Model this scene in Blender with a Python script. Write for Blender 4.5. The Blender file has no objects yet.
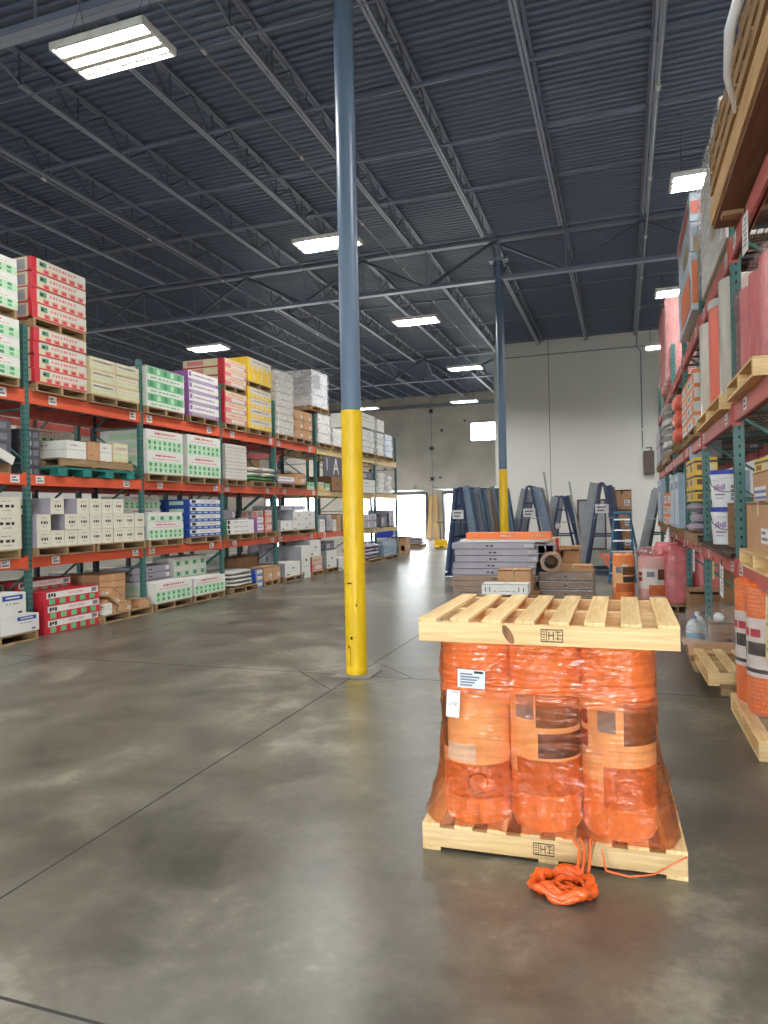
import bpy, bmesh, math, random
from mathutils import Vector, Matrix, Euler
rnd = random.Random(7)
SC = bpy.context.scene
COL = SC.collection
PI = math.pi

# ------------------------------------------------------------------ materials
def lin(c):
    return tuple(((v / 255.0) / 12.92 if v / 255.0 <= 0.04045 else ((v / 255.0 + 0.055) / 1.055) ** 2.4) for v in c)

MATS = {}
def nodes_of(m):
    m.use_nodes = True
    nt = m.node_tree
    return nt, nt.nodes, nt.links, nt.nodes['Principled BSDF']

def simple(name, rgb, rough=0.6, metal=0.0, var=0.08, scale=6.0, bump=0.0, bscale=40.0, coat=0.0, emit=0.0, stretch=(1, 1, 1)):
    """one paint colour with a little procedural mottling"""
    m = bpy.data.materials.new(name)
    nt, N, L, b = nodes_of(m)
    c = lin(rgb)
    tc = N.new('ShaderNodeTexCoord'); mp = N.new('ShaderNodeMapping'); mp.inputs['Scale'].default_value = stretch
    L.new(tc.outputs['Object'], mp.inputs['Vector'])
    nz = N.new('ShaderNodeTexNoise'); nz.inputs['Scale'].default_value = scale; nz.inputs['Detail'].default_value = 4
    L.new(mp.outputs['Vector'], nz.inputs['Vector'])
    rp = N.new('ShaderNodeValToRGB')
    rp.color_ramp.elements[0].position = 0.3; rp.color_ramp.elements[1].position = 0.7
    rp.color_ramp.elements[0].color = tuple(max(0, v * (1 - var)) for v in c) + (1,)
    rp.color_ramp.elements[1].color = tuple(min(1, v * (1 + var)) for v in c) + (1,)
    L.new(nz.outputs['Fac'], rp.inputs['Fac']); L.new(rp.outputs['Color'], b.inputs['Base Color'])
    b.inputs['Roughness'].default_value = rough; b.inputs['Metallic'].default_value = metal
    b.inputs['Coat Weight'].default_value = coat
    if emit:
        b.inputs['Emission Color'].default_value = (1, 0.98, 0.95, 1); b.inputs['Emission Strength'].default_value = emit
    if bump:
        n2 = N.new('ShaderNodeTexNoise'); n2.inputs['Scale'].default_value = bscale; n2.inputs['Detail'].default_value = 3
        L.new(mp.outputs['Vector'], n2.inputs['Vector'])
        bp = N.new('ShaderNodeBump'); bp.inputs['Strength'].default_value = bump; bp.inputs['Distance'].default_value = 0.01
        L.new(n2.outputs['Fac'], bp.inputs['Height']); L.new(bp.outputs['Normal'], b.inputs['Normal'])
    MATS[name] = m
    return m

def wood(name, c1, c2, axis, rough=0.65):
    """sawn softwood, grain running along the given axis"""
    m = bpy.data.materials.new(name)
    nt, N, L, b = nodes_of(m)
    tc = N.new('ShaderNodeTexCoord'); mp = N.new('ShaderNodeMapping')
    s = [38, 38, 38]; s['xyz'.index(axis)] = 2.2; mp.inputs['Scale'].default_value = s
    L.new(tc.outputs['Object'], mp.inputs['Vector'])
    nz = N.new('ShaderNodeTexNoise'); nz.inputs['Scale'].default_value = 1.0; nz.inputs['Detail'].default_value = 5; nz.inputs['Distortion'].default_value = 0.6
    L.new(mp.outputs['Vector'], nz.inputs['Vector'])
    oi = N.new('ShaderNodeObjectInfo')
    rp = N.new('ShaderNodeValToRGB')
    rp.color_ramp.elements[0].position = 0.35; rp.color_ramp.elements[1].position = 0.65
    rp.color_ramp.elements[0].color = lin(c1) + (1,); rp.color_ramp.elements[1].color = lin(c2) + (1,)
    L.new(nz.outputs['Fac'], rp.inputs['Fac'])
    hs = N.new('ShaderNodeHueSaturation')
    mr = N.new('ShaderNodeMapRange'); mr.inputs['To Min'].default_value = 0.86; mr.inputs['To Max'].default_value = 1.12
    L.new(oi.outputs['Random'], mr.inputs['Value']); L.new(mr.outputs['Result'], hs.inputs['Value'])
    L.new(rp.outputs['Color'], hs.inputs['Color']); L.new(hs.outputs['Color'], b.inputs['Base Color'])
    b.inputs['Roughness'].default_value = rough
    bp = N.new('ShaderNodeBump'); bp.inputs['Strength'].default_value = 0.15; bp.inputs['Distance'].default_value = 0.01
    L.new(nz.outputs['Fac'], bp.inputs['Height']); L.new(bp.outputs['Normal'], b.inputs['Normal'])
    MATS[name] = m

def film(name, tint, body, amount, rough=0.16, streak=(3, 3, 30), band=None, bump=0.5, ridge=False):
    """stretch film: tinted see-through, with more body where it is layered or creased"""
    m = bpy.data.materials.new(name)
    nt, N, L, b = nodes_of(m)
    out = N['Material Output']
    tc = N.new('ShaderNodeTexCoord'); mp = N.new('ShaderNodeMapping'); mp.inputs['Scale'].default_value = streak
    mp.inputs['Rotation'].default_value = (0.10, 0.14, 0)
    L.new(tc.outputs['Object'], mp.inputs['Vector'])
    nz = N.new('ShaderNodeTexNoise'); nz.inputs['Scale'].default_value = 1.0; nz.inputs['Detail'].default_value = 5; nz.inputs['Distortion'].default_value = 0.9
    L.new(mp.outputs['Vector'], nz.inputs['Vector'])
    mr = N.new('ShaderNodeMapRange'); mr.inputs['From Min'].default_value = 0.3; mr.inputs['From Max'].default_value = 0.75
    mr.inputs['To Min'].default_value = amount[0]; mr.inputs['To Max'].default_value = amount[1]
    L.new(nz.outputs['Fac'], mr.inputs['Value'])
    fac = mr.outputs['Result']
    if band:
        sx = N.new('ShaderNodeSeparateXYZ'); L.new(tc.outputs['Object'], sx.inputs['Vector'])
        r2 = N.new('ShaderNodeValToRGB'); r2.color_ramp.elements[0].position = 0.0; r2.color_ramp.elements[0].color = (band[0][1],) * 3 + (1,)
        r2.color_ramp.elements[1].position = band[-1][0]; r2.color_ramp.elements[1].color = (band[-1][1],) * 3 + (1,)
        for p, v in band[1:-1]:
            e = r2.color_ramp.elements.new(p); e.color = (v, v, v, 1)
        L.new(sx.outputs['Z'], r2.inputs['Fac'])
        ad = N.new('ShaderNodeMath'); ad.operation = 'ADD'; ad.use_clamp = True
        L.new(fac, ad.inputs[0]); L.new(r2.outputs['Color'], ad.inputs[1]); fac = ad.outputs[0]
    tr = N.new('ShaderNodeBsdfTransparent'); tr.inputs['Color'].default_value = tuple(tint) + (1,)
    b.inputs['Base Color'].default_value = lin(body) + (1,); b.inputs['Roughness'].default_value = rough
    b.inputs['Specular IOR Level'].default_value = 0.9
    bp = N.new('ShaderNodeBump'); bp.inputs['Strength'].default_value = bump; bp.inputs['Distance'].default_value = 0.012
    if ridge:
        # taut film: sparse sharp creases instead of soft lumps
        n3 = N.new('ShaderNodeTexNoise'); n3.inputs['Scale'].default_value = 1.0; n3.inputs['Detail'].default_value = 2; n3.inputs['Distortion'].default_value = 0.5
        m3 = N.new('ShaderNodeMapping'); m3.inputs['Scale'].default_value = (5, 5, 42); m3.inputs['Rotation'].default_value = (-0.06, 0.05, 0)
        L.new(tc.outputs['Object'], m3.inputs['Vector']); L.new(m3.outputs['Vector'], n3.inputs['Vector'])
        r3 = N.new('ShaderNodeValToRGB'); e = r3.color_ramp.elements; e[0].position = 0.44; e[0].color = (0, 0, 0, 1); e[1].position = 0.56; e[1].color = (0, 0, 0, 1); x = e.new(0.5); x.color = (1, 1, 1, 1)
        L.new(n3.outputs['Fac'], r3.inputs['Fac'])
        L.new(r3.outputs['Color'], bp.inputs['Height']); bp.inputs['Distance'].default_value = 0.004
    else:
        L.new(nz.outputs['Fac'], bp.inputs['Height'])
    L.new(bp.outputs['Normal'], b.inputs['Normal'])
    mx = N.new('ShaderNodeMixShader'); L.new(fac, mx.inputs['Fac']); L.new(tr.outputs[0], mx.inputs[1]); L.new(b.outputs[0], mx.inputs[2])
    gl = N.new('ShaderNodeBsdfGlossy'); gl.inputs['Roughness'].default_value = rough; L.new(bp.outputs['Normal'], gl.inputs['Normal'])
    fr_ = N.new('ShaderNodeFresnel'); fr_.inputs['IOR'].default_value = 1.3; L.new(bp.outputs['Normal'], fr_.inputs['Normal'])
    m2 = N.new('ShaderNodeMixShader'); L.new(fr_.outputs[0], m2.inputs['Fac']); L.new(mx.outputs[0], m2.inputs[1]); L.new(gl.outputs[0], m2.inputs[2])
    L.new((m2 if ridge else mx).outputs[0], out.inputs['Surface'])
    MATS[name] = m

S = simple
S('rack_teal', (62, 108, 104), 0.45, var=0.12)
S('rack_dark', (34, 52, 60), 0.5)
S('hole_dark', (14, 20, 22), 0.9)
S('beam_orange', (212, 88, 54), 0.42, var=0.06)
S('beam_red', (184, 86, 78), 0.45, var=0.12)
S('beam_cream', (214, 186, 128), 0.5, var=0.1)
S('wire_grey', (70, 74, 80), 0.5, metal=0.4)
S('tag_white', (222, 222, 222), 0.6)
S('tag_print', (120, 120, 128), 0.7)
S('tag_yellow', (226, 214, 150), 0.6)
S('white_carton', (216, 216, 210), 0.62, var=0.04)
S('offwhite_carton', (212, 208, 190), 0.62, var=0.05)
S('cream_carton', (206, 196, 160), 0.5, var=0.06, coat=0.15)
S('grey_carton', (150, 152, 158), 0.6)
S('lilac_grey', (160, 156, 168), 0.5, coat=0.15)
S('dark_carton', (84, 82, 92), 0.6)
S('cardboard', (184, 142, 104), 0.75, var=0.08)
S('cardboard_dark', (138, 102, 70), 0.78, var=0.08)
S('cardboard_edge', (120, 88, 60), 0.8)
S('tape', (196, 166, 118), 0.35)
S('red_print', (196, 40, 56), 0.5)
S('pink_print', (206, 120, 128), 0.5)
S('green_print', (104, 178, 124), 0.5)
S('darkgreen_print', (72, 136, 104), 0.5)
S('pale_green', (182, 214, 180), 0.5)
S('purple_print', (150, 98, 164), 0.5)
S('yellow_print', (226, 186, 48), 0.5)
S('blue_print', (36, 74, 156), 0.45)
S('black_print', (30, 30, 34), 0.6)
S('orange_print', (232, 132, 72), 0.55)
S('orange_bright', (255, 134, 70), 0.5, var=0.04)
S('blue_pale', (158, 184, 206), 0.5)
S('bag_grey', (186, 184, 180), 0.5, var=0.12, bump=0.25, bscale=9, coat=0.3)
S('bag_lilac', (158, 150, 166), 0.45, var=0.15, bump=0.4, bscale=9, coat=0.3)
S('bag_green', (70, 130, 86), 0.45, var=0.15, bump=0.4, bscale=9)
S('teal_plastic', (34, 118, 112), 0.45)
S('steel_blue', (92, 112, 134), 0.35, var=0.06, scale=1.5)
S('col_yellow', (228, 188, 20), 0.38, var=0.05, scale=3)
S('scuff', (40, 38, 30), 0.7)
S('plate_grey', (120, 118, 112), 0.6)
S('light_housing', (226, 226, 222), 0.4)
S('reflector', (232, 232, 228), 0.25)
S('tube', (255, 255, 255), 0.4, var=0.0, emit=125.0)
S('steel_dark', (118, 126, 148), 0.45, metal=0.1, var=0.1, scale=2)
S('deck', (90, 101, 126), 0.42, metal=0.0, var=0.08, scale=0.8)
S('steel_sheen', (158, 168, 190), 0.4, var=0.06, scale=2)  # chords paler than the webs: their sheen is put into the colour
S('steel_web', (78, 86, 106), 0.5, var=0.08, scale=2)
S('galv', (150, 156, 164), 0.35, metal=0.6)
S('wall_white', (232, 232, 226), 0.75, var=0.02, scale=0.7)
S('frame_grey', (120, 112, 122), 0.6)
S('outside_ground', (196, 196, 190), 0.9)
S('trim_blue', (120, 142, 164), 0.4, var=0.1)
S('trim_navy', (46, 62, 98), 0.45, var=0.1)
S('trim_grey', (146, 150, 154), 0.4, var=0.1)
S('trim_tan', (150, 124, 104), 0.5, var=0.1)
S('trim_olive', (140, 138, 100), 0.5, var=0.1)
S('ladder_blue', (52, 112, 148), 0.4)
S('aluminium', (206, 208, 210), 0.3, metal=0.7)
S('bucket_white', (222, 224, 226), 0.35)
S('lid_blue', (44, 66, 170), 0.4)
S('jug_white', (222, 230, 232), 0.35)
S('jug_blue', (120, 180, 214), 0.35)
S('brown_box', (98, 82, 78), 0.55)
S('red_wrap', (218, 118, 122), 0.3, var=0.2, bump=0.6, bscale=6, coat=0.5)
S('pink_pale', (228, 178, 172), 0.4, var=0.14, scale=5, coat=0.25, bump=0.3, bscale=14)
S('pink_roll', (214, 118, 120), 0.4, var=0.14, scale=5, coat=0.25, bump=0.35, bscale=14)
S('pale_roll', (206, 202, 192), 0.35, var=0.08, scale=5, coat=0.4, bump=0.35, bscale=12)
S('coral_roll', (230, 108, 84), 0.4, var=0.1, scale=5, coat=0.3, bump=0.3, bscale=12)
S('milky', (222, 225, 228), 0.3, var=0.08, scale=4, coat=0.3, bump=0.2, bscale=9)
S('roll_label', (226, 214, 206), 0.5)
S('photo_brown', (112, 70, 44), 0.5, var=0.35, scale=12)
S('photo_grey', (120, 124, 134), 0.5, var=0.35, scale=12)
S('photo_waffle', (206, 106, 48), 0.5, var=0.4, scale=60)
S('photo_dark', (64, 50, 48), 0.5, var=0.4, scale=14)
S('photo_red', (170, 62, 50), 0.5, var=0.3, scale=14)
S('label_blue', (204, 214, 226), 0.5)
S('pencil', (60, 62, 70), 0.7)
S('core', (156, 124, 92), 0.8)
S('film_tail', (226, 92, 26), 0.25, var=0.25, scale=12, coat=0.6, bump=0.7, bscale=18)
wood('wood_x', (206, 170, 116), (228, 200, 150), 'x')
wood('wood_y', (206, 170, 112), (230, 202, 148), 'y')
wood('wood_z', (206, 170, 116), (228, 200, 150), 'z')
wood('wood_pink_x', (196, 140, 92), (220, 172, 122), 'x')
wood('rackwood_x', (138, 110, 78), (164, 136, 100), 'x')
wood('rackwood_y', (138, 110, 78), (166, 138, 100), 'y')
wood('oldwood_x', (150, 118, 82), (180, 148, 108), 'x')
wood('oldwood_y', (150, 118, 82), (182, 150, 108), 'y')
wood('darkwood_y', (72, 58, 48), (98, 82, 68), 'y')
wood('darkwood_x', (72, 58, 48), (98, 82, 68), 'x')
wood('ply', (112, 78, 54), (136, 98, 70), 'y', 0.7)
wood('ply_edge', (196, 156, 106), (216, 180, 130), 'y')
wood('knot', (120, 78, 52), (150, 100, 66), 'z')
film('film_orange', (1.0, 0.88, 0.74), (255, 122, 58), (0.03, 0.24), streak=(2.2, 2.2, 52), bump=0.45, ridge=True, band=[(0, 0.14), (0.22, 0.12), (0.30, 0.0), (0.58, 0.0), (0.62, 0.34), (0.69, 0.40), (0.73, 0.20), (1.0, 0.22)])
film('film_clear', (0.98, 0.99, 1.0), (250, 250, 250), (0.02, 0.18), rough=0.18)
film('film_milky', (0.99, 0.99, 1.0), (250, 250, 250), (0.16, 0.36), rough=0.28, streak=(4, 4, 9), bump=0.2)
film('film_pink', (1.0, 0.84, 0.84), (232, 190, 190), (0.16, 0.5), rough=0.2, streak=(9, 9, 2))

def roll_mat(name, c, groove, bump=0.5):
    """roll of dimpled membrane: a square lattice pressed into plastic sheet"""
    m = bpy.data.materials.new(name)
    nt, N, L, b = nodes_of(m)
    tc = N.new('ShaderNodeTexCoord'); sx = N.new('ShaderNodeSeparateXYZ'); L.new(tc.outputs['Object'], sx.inputs['Vector'])
    w = N.new('ShaderNodeMath'); w.operation = 'MULTIPLY'; w.inputs[1].default_value = 2 * PI / groove; L.new(sx.outputs['Z'], w.inputs[0])
    s1 = N.new('ShaderNodeMath'); s1.operation = 'SINE'; L.new(w.outputs[0], s1.inputs[0])
    at = N.new('ShaderNodeMath'); at.operation = 'ARCTAN2'; L.new(sx.outputs['Y'], at.inputs[0]); L.new(sx.outputs['X'], at.inputs[1])
    w2 = N.new('ShaderNodeMath'); w2.operation = 'MULTIPLY'; w2.inputs[1].default_value = 46; L.new(at.outputs[0], w2.inputs[0])
    s2 = N.new('ShaderNodeMath'); s2.operation = 'SINE'; L.new(w2.outputs[0], s2.inputs[0])
    mxx = N.new('ShaderNodeMath'); mxx.operation = 'MAXIMUM'; L.new(s1.outputs[0], mxx.inputs[0]); L.new(s2.outputs[0], mxx.inputs[1])
    nz = N.new('ShaderNodeTexNoise'); nz.inputs['Scale'].default_value = 7; L.new(tc.outputs['Object'], nz.inputs['Vector'])
    rp = N.new('ShaderNodeValToRGB'); k = lin(c)
    rp.color_ramp.elements[0].position = 0.35; rp.color_ramp.elements[1].position = 0.65
    rp.color_ramp.elements[0].color = tuple(v * 0.9 for v in k) + (1,); rp.color_ramp.elements[1].color = tuple(min(1, v * 1.08) for v in k) + (1,)
    L.new(nz.outputs['Fac'], rp.inputs['Fac']); L.new(rp.outputs['Color'], b.inputs['Base Color'])
    b.inputs['Roughness'].default_value = 0.42
    bp = N.new('ShaderNodeBump'); bp.inputs['Strength'].default_value = bump; bp.inputs['Distance'].default_value = 0.004
    L.new(mxx.outputs[0], bp.inputs['Height']); L.new(bp.outputs['Normal'], b.inputs['Normal'])
    MATS[name] = m
roll_mat('roll_orange', (255, 150, 84), 0.024, 0.2)
roll_mat('roll_ribbed', (255, 122, 40), 0.030, 0.7)
roll_mat('roll_peach', (255, 190, 136), 0.024, 0.08)

# ---- polished concrete floor with saw-cut joints
def floor_mat():
    m = bpy.data.materials.new('concrete_floor')
    nt, N, L, b = nodes_of(m)
    tc = N.new('ShaderNodeTexCoord'); sx = N.new('ShaderNodeSeparateXYZ'); L.new(tc.outputs['Object'], sx.inputs['Vector'])
    def noise(scale, detail=6, dist=0.0, rough=0.6):
        n = N.new('ShaderNodeTexNoise'); n.inputs['Scale'].default_value = scale; n.inputs['Detail'].default_value = detail
        n.inputs['Distortion'].default_value = dist; n.inputs['Roughness'].default_value = rough
        L.new(tc.outputs['Object'], n.inputs['Vector']); return n.outputs['Fac']
    def math_(op, a, bb, clamp=False):
        n = N.new('ShaderNodeMath'); n.operation = op; n.use_clamp = clamp
        for i, v in enumerate((a, bb)):
            if isinstance(v, (int, float)): n.inputs[i].default_value = v
            else: L.new(v, n.inputs[i])
        return n.outputs[0]
    big, mid, fine = noise(0.5, 4, 0.3, 0.55), noise(1.9, 5, 0.5, 0.6), noise(14, 6, 0.3, 0.7)
    mixv = math_('ADD', math_('ADD', math_('MULTIPLY', big, 0.5), math_('MULTIPLY', mid, 0.36)), math_('MULTIPLY', fine, 0.17))
    rp = N.new('ShaderNodeValToRGB'); e = rp.color_ramp.elements
    e[0].position = 0.38; e[0].color = lin((58, 56, 47)) + (1,)
    e[1].position = 0.62; e[1].color = lin((138, 134, 118)) + (1,)
    x = e.new(0.46); x.color = lin((80, 77, 67)) + (1,)
    x = e.new(0.54); x.color = lin((100, 97, 85)) + (1,)
    L.new(mixv, rp.inputs['Fac'])
    # joints
    lines = None
    def near(v, c, w):
        d = math_('ABSOLUTE', math_('SUBTRACT', v, c), 0)
        return math_('LESS_THAN', d, w)
    for c in (-2.6, -6.6, 1.7):
        l = near(sx.outputs['X'], c, 0.007); lines = l if lines is None else math_('MAXIMUM', lines, l)
    for c in (1.84, 6.58, 11.4, 17.6, 23.4):
        lines = math_('MAXIMUM', lines, near(sx.outputs['Y'], c, 0.007))
    for cy in (6.62, 17.58):   # diamond isolation joint round each column
        dx = math_('ABSOLUTE', math_('SUBTRACT', sx.outputs['X'], -2.62), 0)
        dy = math_('ABSOLUTE', math_('SUBTRACT', sx.outputs['Y'], cy), 0)
        s = math_('ADD', dx, dy)
        lines = math_('MAXIMUM', lines, near(s, 0.62, 0.008))
    mj = N.new('ShaderNodeMix'); mj.data_type = 'RGBA'
    L.new(lines, mj.inputs['Factor']); L.new(rp.outputs['Color'], mj.inputs['A']); mj.inputs['B'].default_value = lin((24, 22, 20)) + (1,)
    L.new(mj.outputs['Result'], b.inputs['Base Color'])
    rr = N.new('ShaderNodeMapRange'); rr.inputs['From Min'].default_value = 0.36; rr.inputs['From Max'].default_value = 0.64
    rr.inputs['To Min'].default_value = 0.285; rr.inputs['To Max'].default_value = 0.36
    L.new(math_('ADD', math_('MULTIPLY', mid, 0.6), math_('MULTIPLY', big, 0.4)), rr.inputs['Value'])
    L.new(math_('ADD', rr.outputs['Result'], math_('MULTIPLY', lines, 0.4)), b.inputs['Roughness'])
    b.inputs['Specular IOR Level'].default_value = 0.8
    MATS['concrete_floor'] = m
floor_mat()

def concrete_wall():
    m = bpy.data.materials.new('concrete_wall')
    nt, N, L, b = nodes_of(m)
    tc = N.new('ShaderNodeTexCoord')
    n1 = N.new('ShaderNodeTexNoise'); n1.inputs['Scale'].default_value = 0.8; n1.inputs['Detail'].default_value = 6; L.new(tc.outputs['Object'], n1.inputs['Vector'])
    v = N.new('ShaderNodeTexVoronoi'); v.inputs['Scale'].default_value = 0.9; L.new(tc.outputs['Object'], v.inputs['Vector'])
    rp = N.new('ShaderNodeValToRGB'); rp.color_ramp.elements[0].position = 0.35; rp.color_ramp.elements[1].position = 0.65
    rp.color_ramp.elements[0].color = lin((196, 189, 180)) + (1,); rp.color_ramp.elements[1].color = lin((216, 209, 198)) + (1,)
    L.new(n1.outputs['Fac'], rp.inputs['Fac'])
    lt = N.new('ShaderNodeMath'); lt.operation = 'LESS_THAN'; lt.inputs[1].default_value = 0.10; L.new(v.outputs['Distance'], lt.inputs[0])
    mj = N.new('ShaderNodeMix'); mj.data_type = 'RGBA'; L.new(lt.outputs[0], mj.inputs['Factor'])
    L.new(rp.outputs['Color'], mj.inputs['A']); mj.inputs['B'].default_value = lin((128, 124, 120)) + (1,)
    L.new(mj.outputs['Result'], b.inputs['Base Color']); b.inputs['Roughness'].default_value = 0.85
    MATS['concrete_wall'] = m
concrete_wall()

# ------------------------------------------------------------------ mesh building
class MB:
    def __init__(s):
        s.v, s.f, s.m, s.slots = [], [], [], []
    def slot(s, mat):
        if mat not in s.slots: s.slots.append(mat)
        return s.slots.index(mat)
    def add(s, verts, faces, mat, M=None):
        o = len(s.v); k = s.slot(mat)
        s.v += [tuple(M @ Vector(p)) if M else tuple(p) for p in verts]
        for f in faces:
            s.f.append(tuple(i + o for i in f)); s.m.append(k)
        return s
    def box(s, x0, x1, y0, y1, z0, z1, mat, M=None):
        v = [(x0, y0, z0), (x1, y0, z0), (x1, y1, z0), (x0, y1, z0), (x0, y0, z1), (x1, y0, z1), (x1, y1, z1), (x0, y1, z1)]
        return s.add(v, [(0, 3, 2, 1), (4, 5, 6, 7), (0, 1, 5, 4), (1, 2, 6, 5), (2, 3, 7, 6), (3, 0, 4, 7)], mat, M)
    def bar(s, p0, p1, w, h, mat):
        """rectangular bar between two points"""
        p0, p1 = Vector(p0), Vector(p1); d = p1 - p0; L = d.length
        M = Matrix.Translation(p0) @ d.to_track_quat('Z', 'Y').to_matrix().to_4x4()
        return s.box(-w / 2, w / 2, -h / 2, h / 2, 0, L, mat, M)
    def tube(s, pts, r, mat, n=8, cap=True):
        pts = [Vector(p) for p in pts]; rings = []; up = Vector((0, 0, 1))
        for i, p in enumerate(pts):
            d = (pts[min(i + 1, len(pts) - 1)] - pts[max(i - 1, 0)]).normalized()
            a = d.cross(up)
            if a.length < 1e-4: a = d.cross(Vector((1, 0, 0)))
            a.normalize(); c = d.cross(a).normalized()
            rr = r[i] if isinstance(r, (list, tuple)) else r
            rings.append([p + a * (math.cos(2 * PI * k / n) * rr) + c * (math.sin(2 * PI * k / n) * rr) for k in range(n)])
        v = [q for g in rings for q in g]; f = []
        for i in range(len(pts) - 1):
            for k in range(n):
                f.append((i * n + k, i * n + (k + 1) % n, (i + 1) * n + (k + 1) % n, (i + 1) * n + k))
        if cap:
            f.append(tuple(range(n))[::-1]); f.append(tuple((len(pts) - 1) * n + k for k in range(n)))
        return s.add(v, f, mat)
    def lathe(s, prof, mat, n=32, M=None, a0=0.0, a1=2 * PI):
        """profile (r, z) turned about z"""
        full = abs(a1 - a0 - 2 * PI) < 1e-6; c = n if full else n + 1
        v, f = [], []
        for r, z in prof:
            for k in range(c):
                a = a0 + (a1 - a0) * k / n
                v.append((r * math.cos(a), r * math.sin(a), z))
        for i in range(len(prof) - 1):
            for k in range(n):
                k2 = (k + 1) % c
                f.append((i * c + k, i * c + k2, (i + 1) * c + k2, (i + 1) * c + k))
        return s.add(v, f, mat, M)
    def text(s, body, size, mat, M, squeeze=1.0):
        v, f = glyphs(body)
        return s.add([(p[0] * size * squeeze, p[1] * size, p[2]) for p in v], f, mat, M)
    def mesh(s, name, smooth=None, bevel=0.0, seg=2):
        me = bpy.data.meshes.new(name)
        me.from_pydata(s.v, [], s.f)
        for k in s.slots: me.materials.append(MATS[k])
        me.polygons.foreach_set('material_index', s.m)
        if bevel:
            bm = bmesh.new(); bm.from_mesh(me)
            bmesh.ops.remove_doubles(bm, verts=bm.verts, dist=1e-6)
            bmesh.ops.bevel(bm, geom=[e for e in bm.edges if e.calc_face_angle(0) > 0.9], offset=bevel, segments=seg, profile=0.6, affect='EDGES', clamp_overlap=True)
            bm.to_mesh(me); bm.free()
        if smooth is not None:
            me.polygons.foreach_set('use_smooth', [True] * len(me.polygons))
            me.set_sharp_from_angle(angle=smooth)
        me.update()
        return me
    def build(s, name, parent=None, smooth=None, bevel=0.0, loc=None, seg=2):
        return put(name, s.mesh(name, smooth, bevel, seg), parent, loc)

_G = {}
def glyphs(body):
    if body not in _G:
        cu = bpy.data.curves.new('lettering', 'FONT'); cu.body = body; cu.align_x = 'CENTER'; cu.align_y = 'CENTER'; cu.resolution_u = 2
        ob = bpy.data.objects.new('lettering', cu)
        me = bpy.data.meshes.new_from_object(ob)
        _G[body] = ([tuple(v.co) for v in me.vertices], [tuple(p.vertices) for p in me.polygons])
        bpy.data.objects.remove(ob); bpy.data.meshes.remove(me); bpy.data.curves.remove(cu)
    return _G[body]

def put(name, me, parent=None, loc=None, rot=None):
    o = bpy.data.objects.new(name, me); COL.objects.link(o)
    if parent is not None: o.parent = parent
    if loc is not None: o.location = loc
    if rot is not None: o.rotation_euler = rot
    return o
def tag(o, label, cat, group=None):
    o['label'] = label; o['category'] = cat
    if group: o['group'] = group
    return o
def thing(name, label, cat, loc=(0, 0, 0), rz=0.0, group=None):
    o = bpy.data.objects.new(name, None); COL.objects.link(o)
    o.location = loc; o.rotation_euler = (0, 0, rz); o.empty_display_size = 0.1
    return tag(o, label, cat, group)
def struct(o):
    o['kind'] = 'structure'; return o
def copy_tree(o, parent=None):
    c = o.copy(); COL.objects.link(c)
    if parent is not None: c.parent = parent
    for ch in list(o.children): copy_tree(ch, c)
    return c
def T(x, y, z): return Matrix.Translation((x, y, z))
def R(a, ax='Z'): return Matrix.Rotation(a, 4, ax)
# ------------------------------------------------------------------ camera
cam = bpy.data.cameras.new('camera'); co = bpy.data.objects.new('camera', cam); COL.objects.link(co)
yaw, roll = 0.3293, -0.0209
cam.sensor_fit = 'HORIZONTAL'; cam.sensor_width = 36.0; cam.lens = 36.0 * 697.0 / 768.0
cam.clip_end = 300
r0 = Vector((math.cos(yaw), math.sin(yaw), 0)); fw = Vector((-math.sin(yaw), math.cos(yaw), 0)); u0 = Vector((0, 0, 1))
rx = math.cos(roll) * r0 + math.sin(roll) * u0; ux = -math.sin(roll) * r0 + math.cos(roll) * u0
Mc = Matrix((rx, ux, -fw)).transposed().to_4x4(); Mc.translation = (0, 0, 1.65)
co.matrix_world = Mc
SC.camera = co

# ------------------------------------------------------------------ the building
XL, XR, YB, YW, YF = -30.0, 9.0, -9.0, 29.0, 40.0
DECK = 8.5
fl = MB().box(XL, XR, YB, YF, -0.2, 0.0, 'concrete_floor').build('floor'); struct(fl)
ex = MB().box(-60, 40, YF + 0.4, 110, -1.35, -1.2, 'outside_ground').build('ground_outside'); struct(ex)
ex2 = MB().box(-60, 40, -60, YB - 0.05, -0.3, -0.12, 'outside_ground').build('ground_outside_behind'); struct(ex2)
# corrugated roof deck, ribs running across the aisle
b = MB(); y = YB; v = []; pitch = 0.152
prof = []
while y < YF:
    prof += [(y, 0), (y + 0.045, 0), (y + 0.062, 0.038), (y + 0.135, 0.038)]; y += pitch
prof.append((y, 0))
vs = [(x, p, DECK + q) for x in (XL, XR) for p, q in prof]; n = len(prof)
b.add(vs, [(i, n + i, n + i + 1, i + 1) for i in range(n - 1)], 'deck')
b.box(XL, XR, YB, YF, DECK + 0.06, DECK + 0.12, 'deck')
struct(b.build('ceiling'))
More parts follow.
